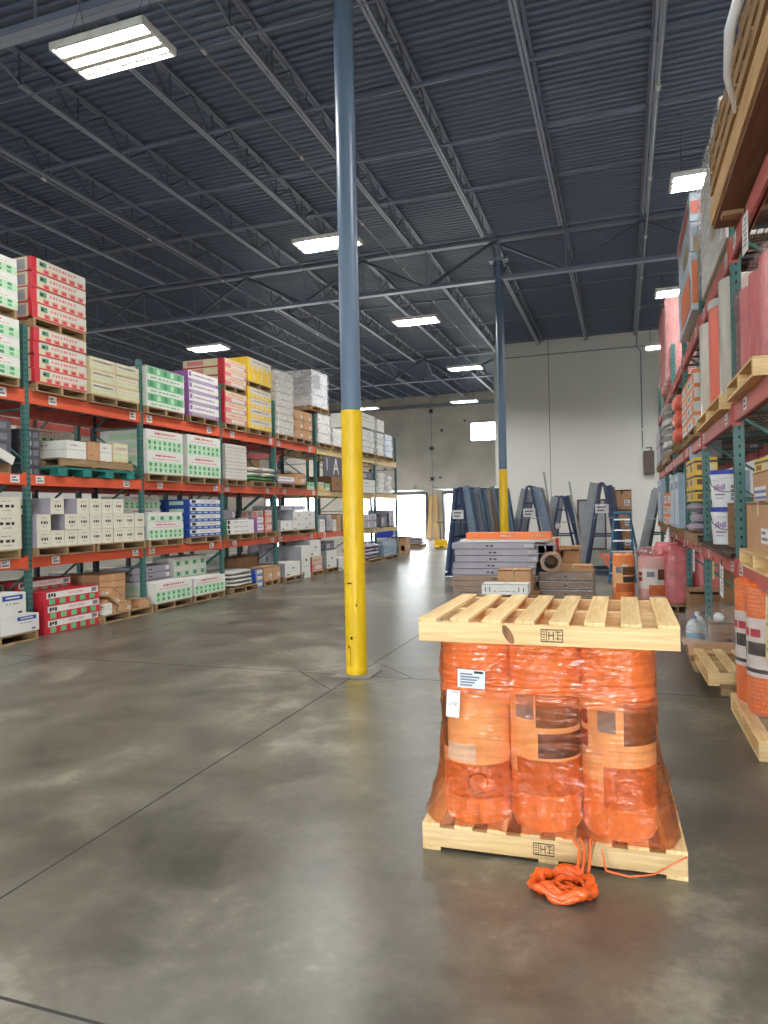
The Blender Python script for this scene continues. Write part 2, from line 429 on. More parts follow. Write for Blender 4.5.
# white wall behind the racks, concrete wall with the dock doors further back
b = MB().box(-4.95, XR, YW, YW + 0.3, 0, DECK, 'wall_white')
for x in (-2.72, 3.2): b.box(x - 0.012, x + 0.012, YW - 0.004, YW + 0.01, 0, DECK, 'frame_grey')
struct(b.build('wall_back'))
struct(MB().box(-4.95, -4.65, YW + 0.3, YF, 0, DECK, 'wall_white').build('wall_return'))
b = MB()
doors = [(-21.6, -18.0), (-15.2, -11.05), (-9.85, -6.35)]
D0, DT = 0.0, 2.62
xs = [XL, doors[0][0], doors[0][1], doors[1][0], doors[1][1], doors[2][0], doors[2][1], -4.65]
for i in (0, 2, 4, 6): b.box(xs[i], xs[i + 1], YF, YF + 0.3, 0, DECK, 'concrete_wall')
WX0, WX1, WZ0, WZ1 = -8.25, -6.75, 5.68, 6.72
for q in (0, 1): b.box(doors[q][0], doors[q][1], YF, YF + 0.3, DT, DECK, 'concrete_wall')
b.box(doors[2][0], WX0, YF, YF + 0.3, DT, DECK, 'concrete_wall'); b.box(WX1, doors[2][1], YF, YF + 0.3, DT, DECK, 'concrete_wall')
b.box(WX0, WX1, YF, YF + 0.3, DT, WZ0, 'concrete_wall'); b.box(WX0, WX1, YF, YF + 0.3, WZ1, DECK, 'concrete_wall')
b.box(-10.61, -10.585, YF - 0.004, YF + 0.01, 0, DECK, 'frame_grey')
struct(b.build('wall_far'))
struct(MB().box(XL - 0.3, XL, YB, YF + 0.3, 0, DECK, 'wall_white').build('wall_left'))
struct(MB().box(XR, XR + 0.3, YB, YW + 0.3, 0, DECK, 'wall_white').build('wall_right'))
# rear wall, with tall loading openings that let the daylight in behind the camera
b = MB(); px = XL
for c in (-13, -1, 5):
    b.box(px, c - 1.5, YB - 0.3, YB, 0, DECK, 'wall_white'); b.box(c - 1.5, c + 1.5, YB - 0.3, YB, 4.6, DECK, 'wall_white'); px = c + 1.5
b.box(px, XR, YB - 0.3, YB, 0, DECK, 'wall_white')
struct(b.build('wall_rear'))
for i, (a, c) in enumerate(doors):
    b = MB(); y0, y1 = YF - 0.12, YF + 0.0
    b.box(a - 0.14, a, y0, y1, 0, DT + 0.1, 'frame_grey'); b.box(c, c + 0.14, y0, y1, 0, DT + 0.1, 'frame_grey')
    b.box(a - 0.14, c + 0.14, y0, y1, DT, DT + 0.16, 'frame_grey')
    d = struct(b.build('door_%d' % (i + 1)))
    # door panel run up overhead on its tracks
    p = MB()
    for k in range(4): p.box(a, c, YF - 2.4 + k * 0.58, YF - 1.84 + k * 0.58 - 0.02, DT + 0.22, DT + 0.27, 'light_housing')
    p.build('door_panel', d)
    t = MB().tube([(a - 0.05, YF - 0.16, 0.1), (a - 0.05, YF - 0.16, DT + 0.1), (a - 0.05, YF - 0.4, DT + 0.3), (a - 0.05, YF - 2.6, DT + 0.36)], 0.03, 'galv', 6)
    t.tube([(c + 0.05, YF - 0.16, 0.1), (c + 0.05, YF - 0.16, DT + 0.1), (c + 0.05, YF - 0.4, DT + 0.3), (c + 0.05, YF - 2.6, DT + 0.36)], 0.03, 'galv', 6)
    t.build('track', d)
b = MB(); b.box(WX0, WX1, YF - 0.03, YF, WZ0 - 0.06, WZ0, 'frame_grey'); b.box(WX0, WX1, YF - 0.03, YF, WZ1, WZ1 + 0.06, 'frame_grey')
b.box(WX0 - 0.06, WX0, YF - 0.03, YF, WZ0 - 0.06, WZ1 + 0.06, 'frame_grey'); b.box(WX1, WX1 + 0.06, YF - 0.03, YF, WZ0 - 0.06, WZ1 + 0.06, 'frame_grey')
struct(b.build('window_1'))
for k, z in enumerate((3.55, 5.35, 7.55)):
    o = MB().box(-10.72, -10.47, YF - 0.05, YF, z - 0.12, z + 0.12, 'frame_grey').box(-10.66, -10.53, YF - 0.07, YF - 0.05, z - 0.06, z + 0.06, 'scuff').build('wall_bracket')
    tag(o, ['dark steel bracket on the concrete wall seam, lowest of three', 'dark steel bracket on the concrete wall seam, middle of three', 'dark steel bracket on the concrete wall seam, highest of three'][k], 'bracket', 'brackets on the wall seam')

# ---- joists, girders, bridging
GY = [-4.5, 6.52, 17.58, 30.0, YF - 0.2]
JB, JT = 8.0, 8.47
_jm = {}
def joist_mesh(L):
    L = round(L, 2)
    if L in _jm: return _jm[L]
    b = MB(); e = 1.45
    for dx in (-0.032, 0.032):
        b.box(dx - 0.022, dx + 0.022, e, L - e, JB, JB + 0.012, 'steel_sheen'); b.box(dx - 0.005 + (0.02 if dx > 0 else -0.02), dx + 0.005 + (0.02 if dx > 0 else -0.02), e, L - e, JB, JB + 0.05, 'steel_dark')
        b.box(dx - 0.025, dx + 0.025, 0, L, JT - 0.01, JT + 0.03, 'steel_dark')
    b.bar((0, 0.15, JT), (0, e, JB + 0.03), 0.03, 0.03, 'steel_dark'); b.bar((0, L - 0.15, JT), (0, L - e, JB + 0.03), 0.03, 0.03, 'steel_dark')
    n = max(2, round((L - 2 * e) / 1.2)); s = (L - 2 * e) / n
    for i in range(n + 1):
        yb = e + i * s
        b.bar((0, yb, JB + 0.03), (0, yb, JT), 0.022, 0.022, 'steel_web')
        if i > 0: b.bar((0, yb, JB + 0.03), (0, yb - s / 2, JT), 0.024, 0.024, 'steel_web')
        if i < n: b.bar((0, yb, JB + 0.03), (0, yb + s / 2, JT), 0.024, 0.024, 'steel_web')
    _jm[L] = b.mesh('ceiling_joist'); return _jm[L]
JX = [0.58 + 1.76 * k for k in range(-17, 5)]
for x in JX:
    for a, c in zip(GY, GY[1:]):
        if c > 35 and x > -4.7: continue
        if a < 0 and (x > 3 or x < -13): continue
        if a == 17.58 and x > -4.7: c = YW
        struct(put('ceiling_joist', joist_mesh(c - a), None, (x, a, 0)))
gb = MB()
GB, GT = 7.42, 8.40
x0, x1 = XL, XR
for dy in (-0.045, 0.045):
    gb.box(x0, x1, dy - 0.04, dy + 0.04, GB, GB + 0.016, 'steel_sheen'); gb.box(x0, x1, dy * 2 - 0.006, dy * 2 + 0.006, GB, GB + 0.08, 'steel_dark')
    gb.box(x0, x1, dy - 0.05, dy + 0.05, GT, GT + 0.05, 'steel_dark')
k = 0; s = 1.76
for x in [j for j in JX if XL + 1 < j < XR - 1]:
    gb.bar((x, 0, GT), (x, 0, GB + 0.04), 0.03, 0.03, 'steel_dark')
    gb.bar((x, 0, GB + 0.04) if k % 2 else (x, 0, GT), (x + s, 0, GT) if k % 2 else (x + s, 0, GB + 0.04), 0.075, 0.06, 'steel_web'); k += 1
gm = gb.mesh('ceiling_girder')
for g in GY[1:4]:
    if g == 30.0:
        b = MB(); n = 0
        for dy in (-0.045, 0.045):
            b.box(XL, -4.95, dy - 0.04, dy + 0.04, GB, GB + 0.016, 'steel_sheen'); b.box(XL, -4.95, dy - 0.05, dy + 0.05, GT, GT + 0.05, 'steel_dark')
        for x in [j for j in JX if j < -6]:
            b.bar((x, 0, GT), (x, 0, GB + 0.04), 0.03, 0.03, 'steel_dark')
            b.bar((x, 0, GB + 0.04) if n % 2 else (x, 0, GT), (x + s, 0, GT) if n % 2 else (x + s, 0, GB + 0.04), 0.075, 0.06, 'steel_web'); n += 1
        struct(b.build('ceiling_girder', loc=(0, g, 0)))
    else: struct(put('ceiling_girder', gm, None, (0, g, 0)))
for g, z in ((8.2, JB), (10.1, JB + 0.02), (10.75, JT - 0.02), (11.9, JB + 0.02), (13.7, JB + 0.02), (14.7, JT - 0.02), (16.2, JB + 0.02), (20.6, JB + 0.02), (23.7, JB + 0.02), (26.8, JB + 0.02), (33, JB + 0.02), (36, JB + 0.02)):
    b = MB().box(XL, -4.95 if g > YW else XR, g - 0.02, g + 0.02, z - 0.004, z + 0.004, 'steel_dark').box(XL, -4.95 if g > YW else XR, g + 0.016, g + 0.02, z, z + 0.05, 'steel_dark')
    struct(b.build('ceiling_bridging'))
# ledger beam along the top of the far wall
struct(MB().box(XL, -4.95, YF - 0.35, YF - 0.2, 7.75, 7.95, 'galv').build('trim_1'))

# conduits under the joists
def conduit(pts, label, r=0.016):
    b = MB().tube(pts, r, 'galv', 8)
    for p, q in zip(pts, pts[1:]):
        L = (Vector(q) - Vector(p)).length; n = int(L / 3.05)
        for i in range(1, n + 1):
            c = Vector(p).lerp(Vector(q), i * 3.05 / L); d = (Vector(q) - Vector(p)).normalized() * 0.05
            b.tube([c - d, c + d], r * 1.6, 'light_housing', 8)
    return tag(b.build('conduit', smooth=0.7), label, 'conduit')
conduit([(-5.25, -4, 7.95), (-5.25, 27.5, 7.95)], 'thin metal conduit running under the joists above the aisle lights')
conduit([(0.64, -4, 7.93), (0.64, YW - 0.06, 7.93), (0.80, YW - 0.06, 7.7), (0.80, YW - 0.06, 3.95)], 'metal conduit along the joists, bending down the white wall to a brown box', 0.022)
conduit([(-10.0, -2, 7.93), (-10.0, 34, 7.93)], 'thin metal conduit under the joists above the left storage rack')
conduit([(-4.9, YW - 0.05, 7.9), (8.9, YW - 0.05, 7.9)], 'thin metal conduit along the top of the white wall', 0.02)

# brown electrical box on the white wall
t = thing('electrical_box', 'brown electrical box low on the white wall below the conduit', 'electrical box', (1.02, YW - 0.12, 3.35))
MB().box(-0.19, 0.19, -0.11, 0.11, -0.45, 0.45, 'brown_box').build('body', t, bevel=0.012)
MB().box(-0.16, 0.16, -0.125, -0.111, -0.42, 0.36, 'brown_box').build('door', t)
o = MB().box(-0.14, 0.05, -0.13, -0.112, 0.46, 0.54, 'tag_white').box(-0.1, 0.12, -0.1, 0.1, 0.45, 0.6, 'frame_grey').build('fitting', t)

# ---- columns
def column(x, y, ytop, label):
    t = thing('steel_column', label, 'column', (x, y, 0)); t['kind'] = 'thing'
    r = 0.1015
    MB().lathe([(0.0, 7.9), (r, 7.9), (r, 0.0), (0, 0.0)], 'steel_blue', 40).build('shaft', t, smooth=0.6)
    b = MB().lathe([(r + 0.001, ytop), (r + 0.006, ytop - 0.004), (r + 0.006, 0.012), (r + 0.001, 0.012)], 'col_yellow', 40)
    s = b.build('yellow_paint_sleeve', t, smooth=0.6); s['label'] = 'yellow lower part of the column'
    sc = MB()   # scuffs on the aisle side
    for a, z0, z1, w in ((-1.75, 0.10, 0.30, 0.05), (-1.95, 0.28, 0.31, 0.16), (-1.62, 0.37, 0.40, 0.22), (-1.75, 0.93, 0.945, 0.5), (-1.1, 0.70, 0.73, 0.10), (-2.0, 1.02, 1.03, 0.12)):
        sc.lathe([(r + 0.0075, z0), (r + 0.0075, z1)], 'scuff', 6, None, a - w / 2, a + w / 2)
    sc.build('scuff_marks', s)
    p = MB().box(-0.2, 0.2, -0.2, 0.2, 0, 0.012, 'plate_grey')
    p.build('base_plate', t)
    c = MB().box(-0.24, 0.24, -0.13, 0.13, 7.9, 7.93, 'steel_dark').box(-0.03, 0.03, -0.1, 0.1, 7.45, 8.38, 'steel_dark').build('cap_plate', t)
    return t
column(-2.60, 6.64, 2.69, 'grey-blue steel column with yellow lower half in the open floor')
column(-2.82, 17.58, 2.66, 'farther grey-blue and yellow steel column behind the grey flooring stack')

# ---- hanging strip lights
lt = None
def light(x, y, label, group='hanging light fixtures'):
    global lt
    if lt is None:
        t = thing('ceiling_light', label, 'light', (0, 0, 0))
        W, D, H = 0.62, 0.29, 0.085
        b = MB(); b.box(-W, W, -D, D, H - 0.01, H, 'light_housing'); b.box(-W, -W + 0.03, -D, D, 0, H, 'light_housing'); b.box(W - 0.03, W, -D, D, 0, H, 'light_housing')
        b.box(-W, W, -D, -D + 0.015, 0, H, 'light_housing'); b.box(-W, W, D - 0.015, D, 0, H, 'light_housing')
        b.build('housing', t)
        b = MB()
        for k in range(3):
            c = -0.185 + k * 0.185
            b.box(-W + 0.03, W - 0.03, c - 0.05, c + 0.05, 0.068, 0.072, 'reflector')
        for c in (-0.0925, 0.0925):   # ridges between the lamp channels, flat-bottomed
            b.box(-W + 0.03, W - 0.03, c - 0.036, c + 0.036, 0.0, 0.004, 'reflector')
            for q in (-1, 1): b.add([(-W + 0.03, c + q * 0.036, 0.004), (W - 0.03, c + q * 0.036, 0.004), (W - 0.03, c + q * 0.0425, 0.068), (-W + 0.03, c + q * 0.0425, 0.068)], [(0, 1, 2, 3)], 'reflector')
        b.build('reflector', t)
        for k in range(3):
            c = -0.185 + k * 0.185
            lm = MB().box(-W + 0.05, W - 0.05, c - 0.04, c + 0.04, 0.032, 0.066, 'light_housing')
            lm.add([(-W + 0.06, c - 0.036, 0.030), (W - 0.06, c - 0.036, 0.030), (W - 0.06, c + 0.036, 0.030), (-W + 0.06, c + 0.036, 0.030)], [(0, 3, 2, 1)], 'tube'); lm.build('lamp', t)
        for s in (-1, 1):
            MB().tube([(s * 0.45, -0.2, H), (s * 0.45, 0.0, 0.62), (s * 0.45, 0.2, H)], 0.004, 'wire_grey', 4).tube([(s * 0.45, 0, 0.62), (s * 0.45, 0, 1.2)], 0.004, 'wire_grey', 4).build('hanging_wire', t)
        lt = t
    else:
        t = copy_tree(lt)
    t.location = (x, y, 6.8); t['label'] = label; t['group'] = group
    return t
lights = [
    (-5.24, 6.38, 'largest ceiling light fixture hanging nearest, left of the column top'),
    (-5.24, 12.32, 'ceiling light fixture partly behind the near steel column'),
    (-5.20, 18.28, 'ceiling light fixture hanging between the two steel columns, nearer one'),
    (-5.30, 25.0, 'small ceiling light fixture just left of the farther column'),
    (-12.0, 18.68, 'ceiling light fixture above the purple and pink cartons'),
    (1.45, 12.15, 'ceiling light fixture beside the plywood crate on the right rack'),
    (1.48, 18.3, 'ceiling light fixture above the pink wrapped rolls on the right rack'),
    (1.42, 24.30, 'smallest right-hand ceiling light fixture, near the white wall'),
    (-7.0, 32.6, 'distant ceiling light fixture in front of the concrete wall, above the dock doors'),
    (-12.0, 32.6, 'distant ceiling light fixture half hidden behind the near yellow column'),
]
for l in lights: light(*l)
for x, y in ((-12.0, 12.4), (-12.0, 6.3), (-12.0, 0.2), (-5.24, 0.2), (1.45, 6.0), (1.45, 0.0), (-12.0, 24.9), (-19, 12.4), (-19, 18.6), (-19, 6.3), (-19, 24.9), (-5.24, -5.5), (1.45, -5.8), (-26, 12.4), (-26, 20), (5.6, 12), (5.6, 20), (5.6, 5), (-17.5, 32.6), (-23, 32.6), (-17.8, 37)):  # last three added unseen behind the racks to brighten the dock wall
    light(x, y, 'ceiling light fixture of the same kind out of sight elsewhere over the hall', 'lights out of view')
# ------------------------------------------------------------------ cartons
FACE = {
    '+x': lambda w, d, h: (Matrix(((0, 0, 1, w / 2), (1, 0, 0, -d / 2), (0, 1, 0, 0), (0, 0, 0, 1))), d, h),
    '-x': lambda w, d, h: (Matrix(((0, 0, -1, -w / 2), (-1, 0, 0, d / 2), (0, 1, 0, 0), (0, 0, 0, 1))), d, h),
    '-y': lambda w, d, h: (Matrix(((1, 0, 0, -w / 2), (0, 0, -1, -d / 2), (0, 1, 0, 0), (0, 0, 0, 1))), w, h),
    '+z': lambda w, d, h: (Matrix(((1, 0, 0, -w / 2), (0, 1, 0, -d / 2), (0, 0, 1, h), (0, 0, 0, 1))), w, d),
}
def decal(b, face, w, d, h, u0, v0, u1, v1, mat, off=0.0015):
    M, fu, fv = FACE[face](w, d, h)
    b.add([(u0 * fu, v0 * fv, off), (u1 * fu, v0 * fv, off), (u1 * fu, v1 * fv, off), (u0 * fu, v1 * fv, off)], [(0, 1, 2, 3)], mat, M)
def words(b, face, w, d, h, u, v, size, body, mat, squeeze=1.0, off=0.003):
    M, fu, fv = FACE[face](w, d, h)
    b.text(body, size, mat, M @ T(u * fu, v * fv, off), squeeze)
def scrawl(b, face, w, d, h, u0, u1, v, th, mat, n, seed=1):
    """a line of print too small to read: dashes of uneven length"""
    r = random.Random(seed); x = u0; step = (u1 - u0) / n
    for i in range(n):
        L = step * r.uniform(0.5, 0.9)
        decal(b, face, w, d, h, x, v - th / 2 * r.uniform(0.7, 1), x + L, v + th / 2 * r.uniform(0.7, 1), mat); x += step

def k_red_tack(b, w, d, h, F):
    b.box(-w / 2, w / 2, -d / 2, d / 2, 0, h, 'red_print')
    for f in F:
        decal(b, f, w, d, h, 0.06, 0.52, 0.985, 0.97, 'white_carton')
        decal(b, f, w, d, h, 0.86, 0.60, 0.96, 0.90, 'tag_print', 0.002)
        words(b, f, w, d, h, 0.56, 0.74, h * 0.25, 'TACK STRIP', 'red_print', 1.2)
        for k in range(3): decal(b, f, w, d, h, 0.09 + 0.045 * k, 0.60 + 0.06 * (k % 2), 0.125 + 0.045 * k, 0.88, 'black_print', 0.002)
        for k in range(5): decal(b, f, w, d, h, 0.10 + k * 0.18, 0.08, 0.20 + k * 0.18, 0.46, 'green_print', 0.002)
    decal(b, '-y', w, d, h, 0.05, 0.12, 0.60, 0.88, 'pale_green'); decal(b, '-y', w, d, h, 0.12, 0.2, 0.5, 0.75, 'grey_carton', 0.002)
def k_red_faded(b, w, d, h, F):
    b.box(-w / 2, w / 2, -d / 2, d / 2, 0, h, 'cream_carton')
    for f in F:
        decal(b, f, w, d, h, 0, 0.0, 0.09, 1.0, 'red_print')
        decal(b, f, w, d, h, 0.09, 0.0, 1.0, 0.10, 'red_print'); decal(b, f, w, d, h, 0.1, 0.5, 1.0, 0.94, 'pale_roll', 0.001)
        decal(b, f, w, d, h, 0.14, 0.52, 0.26, 0.86, 'darkgreen_print', 0.002); decal(b, f, w, d, h, 0.15, 0.6, 0.20, 0.75, 'black_print', 0.003)
        scrawl(b, f, w, d, h, 0.32, 0.82, 0.72, 0.22, 'pink_print', 9, 3)
        for k in range(5):
            decal(b, f, w, d, h, 0.20 + k * 0.16, 0.12, 0.31 + k * 0.16, 0.42, 'pink_print', 0.002); decal(b, f, w, d, h, 0.225 + k * 0.16, 0.16, 0.285 + k * 0.16, 0.32, 'red_print', 0.003)
    decal(b, '-y', w, d, h, 0.0, 0.0, 1, 0.10, 'red_print', 0.001); decal(b, '-y', w, d, h, 0.93, 0.0, 1, 1, 'red_print', 0.001)
    for k in range(4): decal(b, '-y', w, d, h, 0.03 + 0.225 * k, 0.18, 0.21 + 0.225 * k, 0.86, 'pink_print' if k % 2 == 0 else 'grey_carton', 0.002)
def k_white_green(b, w, d, h, F, rows=2):
    b.box(-w / 2, w / 2, -d / 2, d / 2, 0, h, 'white_carton')
    for f in F:
        scrawl(b, f, w, d, h, 0.22, 0.78, 0.84, 0.09, 'red_print', 9, 5); scrawl(b, f, w, d, h, 0.12, 0.88, 0.68, 0.04, 'pink_print', 14, 6)
        decal(b, f, w, d, h, 0.0, 0.06, 1.0, 0.56, 'pale_green')
        for r in range(rows):
            for k in range(7): decal(b, f, w, d, h, 0.05 + k * 0.135, 0.10 + r * 0.24, 0.11 + k * 0.135, 0.26 + r * 0.24, 'darkgreen_print' if (k + r) % 3 else 'green_print', 0.002)
    for r in range(2): decal(b, '-y', w, d, h, 0.2, 0.15 + r * 0.4, 0.8, 0.42 + r * 0.4, 'pale_green')
def k_white_green_square(b, w, d, h, F):
    b.box(-w / 2, w / 2, -d / 2, d / 2, 0, h, 'white_carton')
    for f in F:
        decal(b, f, w, d, h, 0.08, 0.1, 0.92, 0.62, 'pale_green'); decal(b, f, w, d, h, 0.3, 0.18, 0.7, 0.56, 'darkgreen_print', 0.002)
def k_green(b, w, d, h, F):
    b.box(-w / 2, w / 2, -d / 2, d / 2, 0, h, 'white_carton')
    for f in F:
        decal(b, f, w, d, h, 0.02, 0.42, 0.98, 0.98, 'green_print')
        for k in range(5): decal(b, f, w, d, h, 0.08 + k * 0.18, 0.50, 0.17 + k * 0.18, 0.90, 'pale_green' if k % 2 else 'darkgreen_print', 0.002)
        scrawl(b, f, w, d, h, 0.1, 0.9, 0.2, 0.14, 'green_print', 8, 2)
    decal(b, '-y', w, d, h, 0.05, 0.1, 0.95, 0.55, 'pale_green')
def k_purple(b, w, d, h, F):
    b.box(-w / 2, w / 2, -d / 2, d / 2, 0, h, 'white_carton')
    for f in F:
        decal(b, f, w, d, h, 0, 0.0, 1, 0.30, 'purple_print'); decal(b, f, w, d, h, 0.08, 0.05, 0.9, 0.25, 'lilac_grey', 0.002)
        scrawl(b, f, w, d, h, 0.15, 0.85, 0.66, 0.18, 'purple_print', 10, 9); decal(b, f, w, d, h, 0.02, 0.5, 0.1, 0.9, 'purple_print')
    decal(b, '-y', w, d, h, 0.55, 0.0, 1, 1, 'purple_print'); decal(b, '-y', w, d, h, 0.1, 0.2, 0.5, 0.8, 'purple_print')
def k_pink(b, w, d, h, F):
    b.box(-w / 2, w / 2, -d / 2, d / 2, 0, h, 'cream_carton')
    for f in F:
        decal(b, f, w, d, h, 0, 0, 0.05, 1, 'red_print'); decal(b, f, w, d, h, 0.05, 0.04, 1, 0.5, 'pink_print'); decal(b, f, w, d, h, 0.3, 0.1, 0.9, 0.42, 'pale_roll', 0.002)
        scrawl(b, f, w, d, h, 0.15, 0.9, 0.74, 0.2, 'pink_print', 9, 8); scrawl(b, f, w, d, h, 0.3, 0.9, 0.26, 0.12, 'red_print', 8, 4)
    decal(b, '-y', w, d, h, 0, 0, 1, 0.16, 'red_print'); decal(b, '-y', w, d, h, 0.85, 0.0, 1, 1, 'red_print', 0.002); decal(b, '-y', w, d, h, 0.1, 0.35, 0.5, 0.85, 'pink_print')
def k_yellow(b, w, d, h, F):
    b.box(-w / 2, w / 2, -d / 2, d / 2, 0, h, 'yellow_print')
    for f in F:
        decal(b, f, w, d, h, 0.10, 0.42, 1.0, 0.98, 'pale_roll'); scrawl(b, f, w, d, h, 0.2, 0.9, 0.72, 0.16, 'tag_print', 8, 8)
        for k in range(4): decal(b, f, w, d, h, 0.14 + k * 0.2, 0.08, 0.26 + k * 0.2, 0.34, 'cream_carton')
def k_yellow_solid(b, w, d, h, F):
    b.box(-w / 2, w / 2, -d / 2, d / 2, 0, h, 'yellow_print')
    for f in F:
        for k in range(6): decal(b, f, w, d, h, 0.06 + k * 0.155, 0.15, 0.12 + k * 0.155, 0.8, 'cream_carton' if k % 2 else 'col_yellow')
def k_cream(b, w, d, h, F):
    b.box(-w / 2, w / 2, -d / 2, d / 2, 0, h, 'cream_carton')
    for f in F:
        decal(b, f, w, d, h, 0.0, 0.0, 1, 0.07, 'tape'); decal(b, f, w, d, h, 0.05, 0.5, 0.95, 0.9, 'offwhite_carton')
        scrawl(b, f, w, d, h, 0.1, 0.9, 0.7, 0.2, 'tape', 9, 7); scrawl(b, f, w, d, h, 0.1, 0.9, 0.28, 0.16, 'pale_green', 7, 2)
def k_black(b, w, d, h, F):
    b.box(-w / 2, w / 2, -d / 2, d / 2, 0, h, 'offwhite_carton')
    for f in F:
        scrawl(b, f, w, d, h, 0.3, 0.86, 0.5, 0.2, 'black_print', 3, 3); scrawl(b, f, w, d, h, 0.4, 0.7, 0.24, 0.06, 'tag_print', 4, 8); scrawl(b, f, w, d, h, 0.35, 0.7, 0.78, 0.05, 'tag_print', 3, 2)
    decal(b, '-y', w, d, h, 0, 0.0, 1, 1, 'lilac_grey')
def k_blue(b, w, d, h, F):
    b.box(-w / 2, w / 2, -d / 2, d / 2, 0, h, 'blue_print')
    for f in F:
        decal(b, f, w, d, h, 0.03, 0.42, 0.97, 0.97, 'white_carton'); decal(b, f, w, d, h, 0.08, 0.5, 0.2, 0.88, 'black_print', 0.002); scrawl(b, f, w, d, h, 0.34, 0.84, 0.70, 0.2, 'grey_carton', 8, 4)
        for k in range(5): decal(b, f, w, d, h, 0.06 + k * 0.19, 0.12, 0.18 + k * 0.19, 0.30, 'blue_pale', 0.002)
    decal(b, '-y', w, d, h, 0.1, 0.25, 0.75, 0.75, 'pale_green')
def k_white(b, w, d, h, F):
    b.box(-w / 2, w / 2, -d / 2, d / 2, 0, h, 'white_carton')
    for f in F:
        decal(b, f, w, d, h, 0.0, 0.485, 1.0, 0.515, 'grey_carton'); scrawl(b, f, w, d, h, 0.15, 0.6, 0.75, 0.08, 'tag_print', 5, 4)
def k_white_label(b, w, d, h, F):
    b.box(-w / 2, w / 2, -d / 2, d / 2, 0, h, 'white_carton')
    for f in F:
        decal(b, f, w, d, h, 0.42, 0.70, 0.92, 0.92, 'blue_print'); decal(b, f, w, d, h, 0.5, 0.78, 0.84, 0.85, 'white_carton', 0.002); scrawl(b, f, w, d, h, 0.5, 0.85, 0.55, 0.05, 'tag_print', 4, 4); decal(b, f, w, d, h, 0.8, 0.12, 0.9, 0.2, 'black_print')
def k_appliance(b, w, d, h, F):
    b.box(-w / 2, w / 2, -d / 2, d / 2, 0, h, 'white_carton')
    for f in F:
        decal(b, f, w, d, h, 0.45, 0.52, 0.62, 0.60, 'black_print'); decal(b, f, w, d, h, 0.1, 0.08, 0.3, 0.2, 'tag_print'); scrawl(b, f, w, d, h, 0.2, 0.8, 0.36, 0.03, 'grey_carton', 5, 4)
    decal(b, '-y', w, d, h, 0, 0, 1, 1, 'grey_carton')
def k_dark(b, w, d, h, F):
    b.box(-w / 2, w / 2, -d / 2, d / 2, 0, h, 'dark_carton')
    for f in F: decal(b, f, w, d, h, 0.12, 0.25, 0.55, 0.75, 'lilac_grey'); decal(b, f, w, d, h, 0.66, 0.2, 0.9, 0.8, 'tag_print')
    decal(b, '-y', w, d, h, 0.15, 0.25, 0.6, 0.75, 'lilac_grey')
def k_brown(b, w, d, h, F):
    b.box(-w / 2, w / 2, -d / 2, d / 2, 0, h, 'cardboard')
    for f in F + ['-y']:
        decal(b, f, w, d, h, 0.0, 0.94, 1, 1, 'cardboard_edge'); decal(b, f, w, d, h, 0.46, 0.72, 0.54, 1, 'tape'); decal(b, f, w, d, h, 0.62, 0.18, 0.9, 0.48, 'tag_white', 0.002)
        decal(b, f, w, d, h, 0.65, 0.24, 0.87, 0.30, 'tag_print', 0.003); decal(b, f, w, d, h, 0.65, 0.36, 0.8, 0.42, 'tag_print', 0.003)
    decal(b, '+z', w, d, h, 0.46, 0, 0.54, 1, 'tape')
def k_brown_plain(b, w, d, h, F):
    b.box(-w / 2, w / 2, -d / 2, d / 2, 0, h, 'cardboard')
    for f in F + ['-y']:
        decal(b, f, w, d, h, 0.0, 0.95, 1, 1, 'cardboard_edge'); decal(b, f, w, d, h, 0.44, 0.6, 0.52, 1, 'tape'); scrawl(b, f, w, d, h, 0.1, 0.35, 0.25, 0.08, 'cardboard_edge', 3, 3)
    decal(b, '+z', w, d, h, 0.46, 0, 0.54, 1, 'tape')
def k_dark_brown(b, w, d, h, F):
    b.box(-w / 2, w / 2, -d / 2, d / 2, 0, h, 'cardboard_dark')
    for f in F + ['-y']:
        decal(b, f, w, d, h, 0.0, 0.95, 1, 1, 'cardboard_edge'); decal(b, f, w, d, h, 0.3, 0.42, 0.42, 0.5, 'black_print'); scrawl(b, f, w, d, h, 0.5, 0.9, 0.25, 0.1, 'cardboard_edge', 3, 3)
def k_grey(b, w, d, h, F):
    b.box(-w / 2, w / 2, -d / 2, d / 2, 0, h, 'lilac_grey')
    for f in F + ['-y']:
        decal(b, f, w, d, h, 0, 0, 1, 0.08, 'dark_carton'); scrawl(b, f, w, d, h, 0.42, 0.52, 0.5, 0.28, 'black_print', 2, 3); decal(b, f, w, d, h, 0.88, 0.25, 0.98, 0.8, 'tag_white')
def k_brown_long(b, w, d, h, F):
    b.box(-w / 2, w / 2, -d / 2, d / 2, 0, h, 'trim_tan')
    for f in F + ['-y']:
        decal(b, f, w, d, h, 0, 0.88, 1, 1, 'pale_roll'); decal(b, f, w, d, h, 0, 0, 1, 0.07, 'photo_dark'); decal(b, f, w, d, h, 0.47, 0.4, 0.53, 0.55, 'photo_dark')
def k_orange_long(b, w, d, h, F):
    b.box(-w / 2, w / 2, -d / 2, d / 2, 0, h, 'orange_bright')
    for f in F + ['-y']:
        scrawl(b, f, w, d, h, 0.42, 0.62, 0.55, 0.35, 'white_carton', 7, 5); scrawl(b, f, w, d, h, 0.78, 0.95, 0.55, 0.3, 'white_carton', 6, 6)
def k_flat(b, w, d, h, F):
    b.box(-w / 2, w / 2, -d / 2, d / 2, 0, h, 'pale_roll')
    for f in F + ['-y']: decal(b, f, w, d, h, 0, 0, 1, 0.2, 'bag_grey'); scrawl(b, f, w, d, h, 0.2, 0.8, 0.55, 0.2, 'bag_grey', 5, 4)
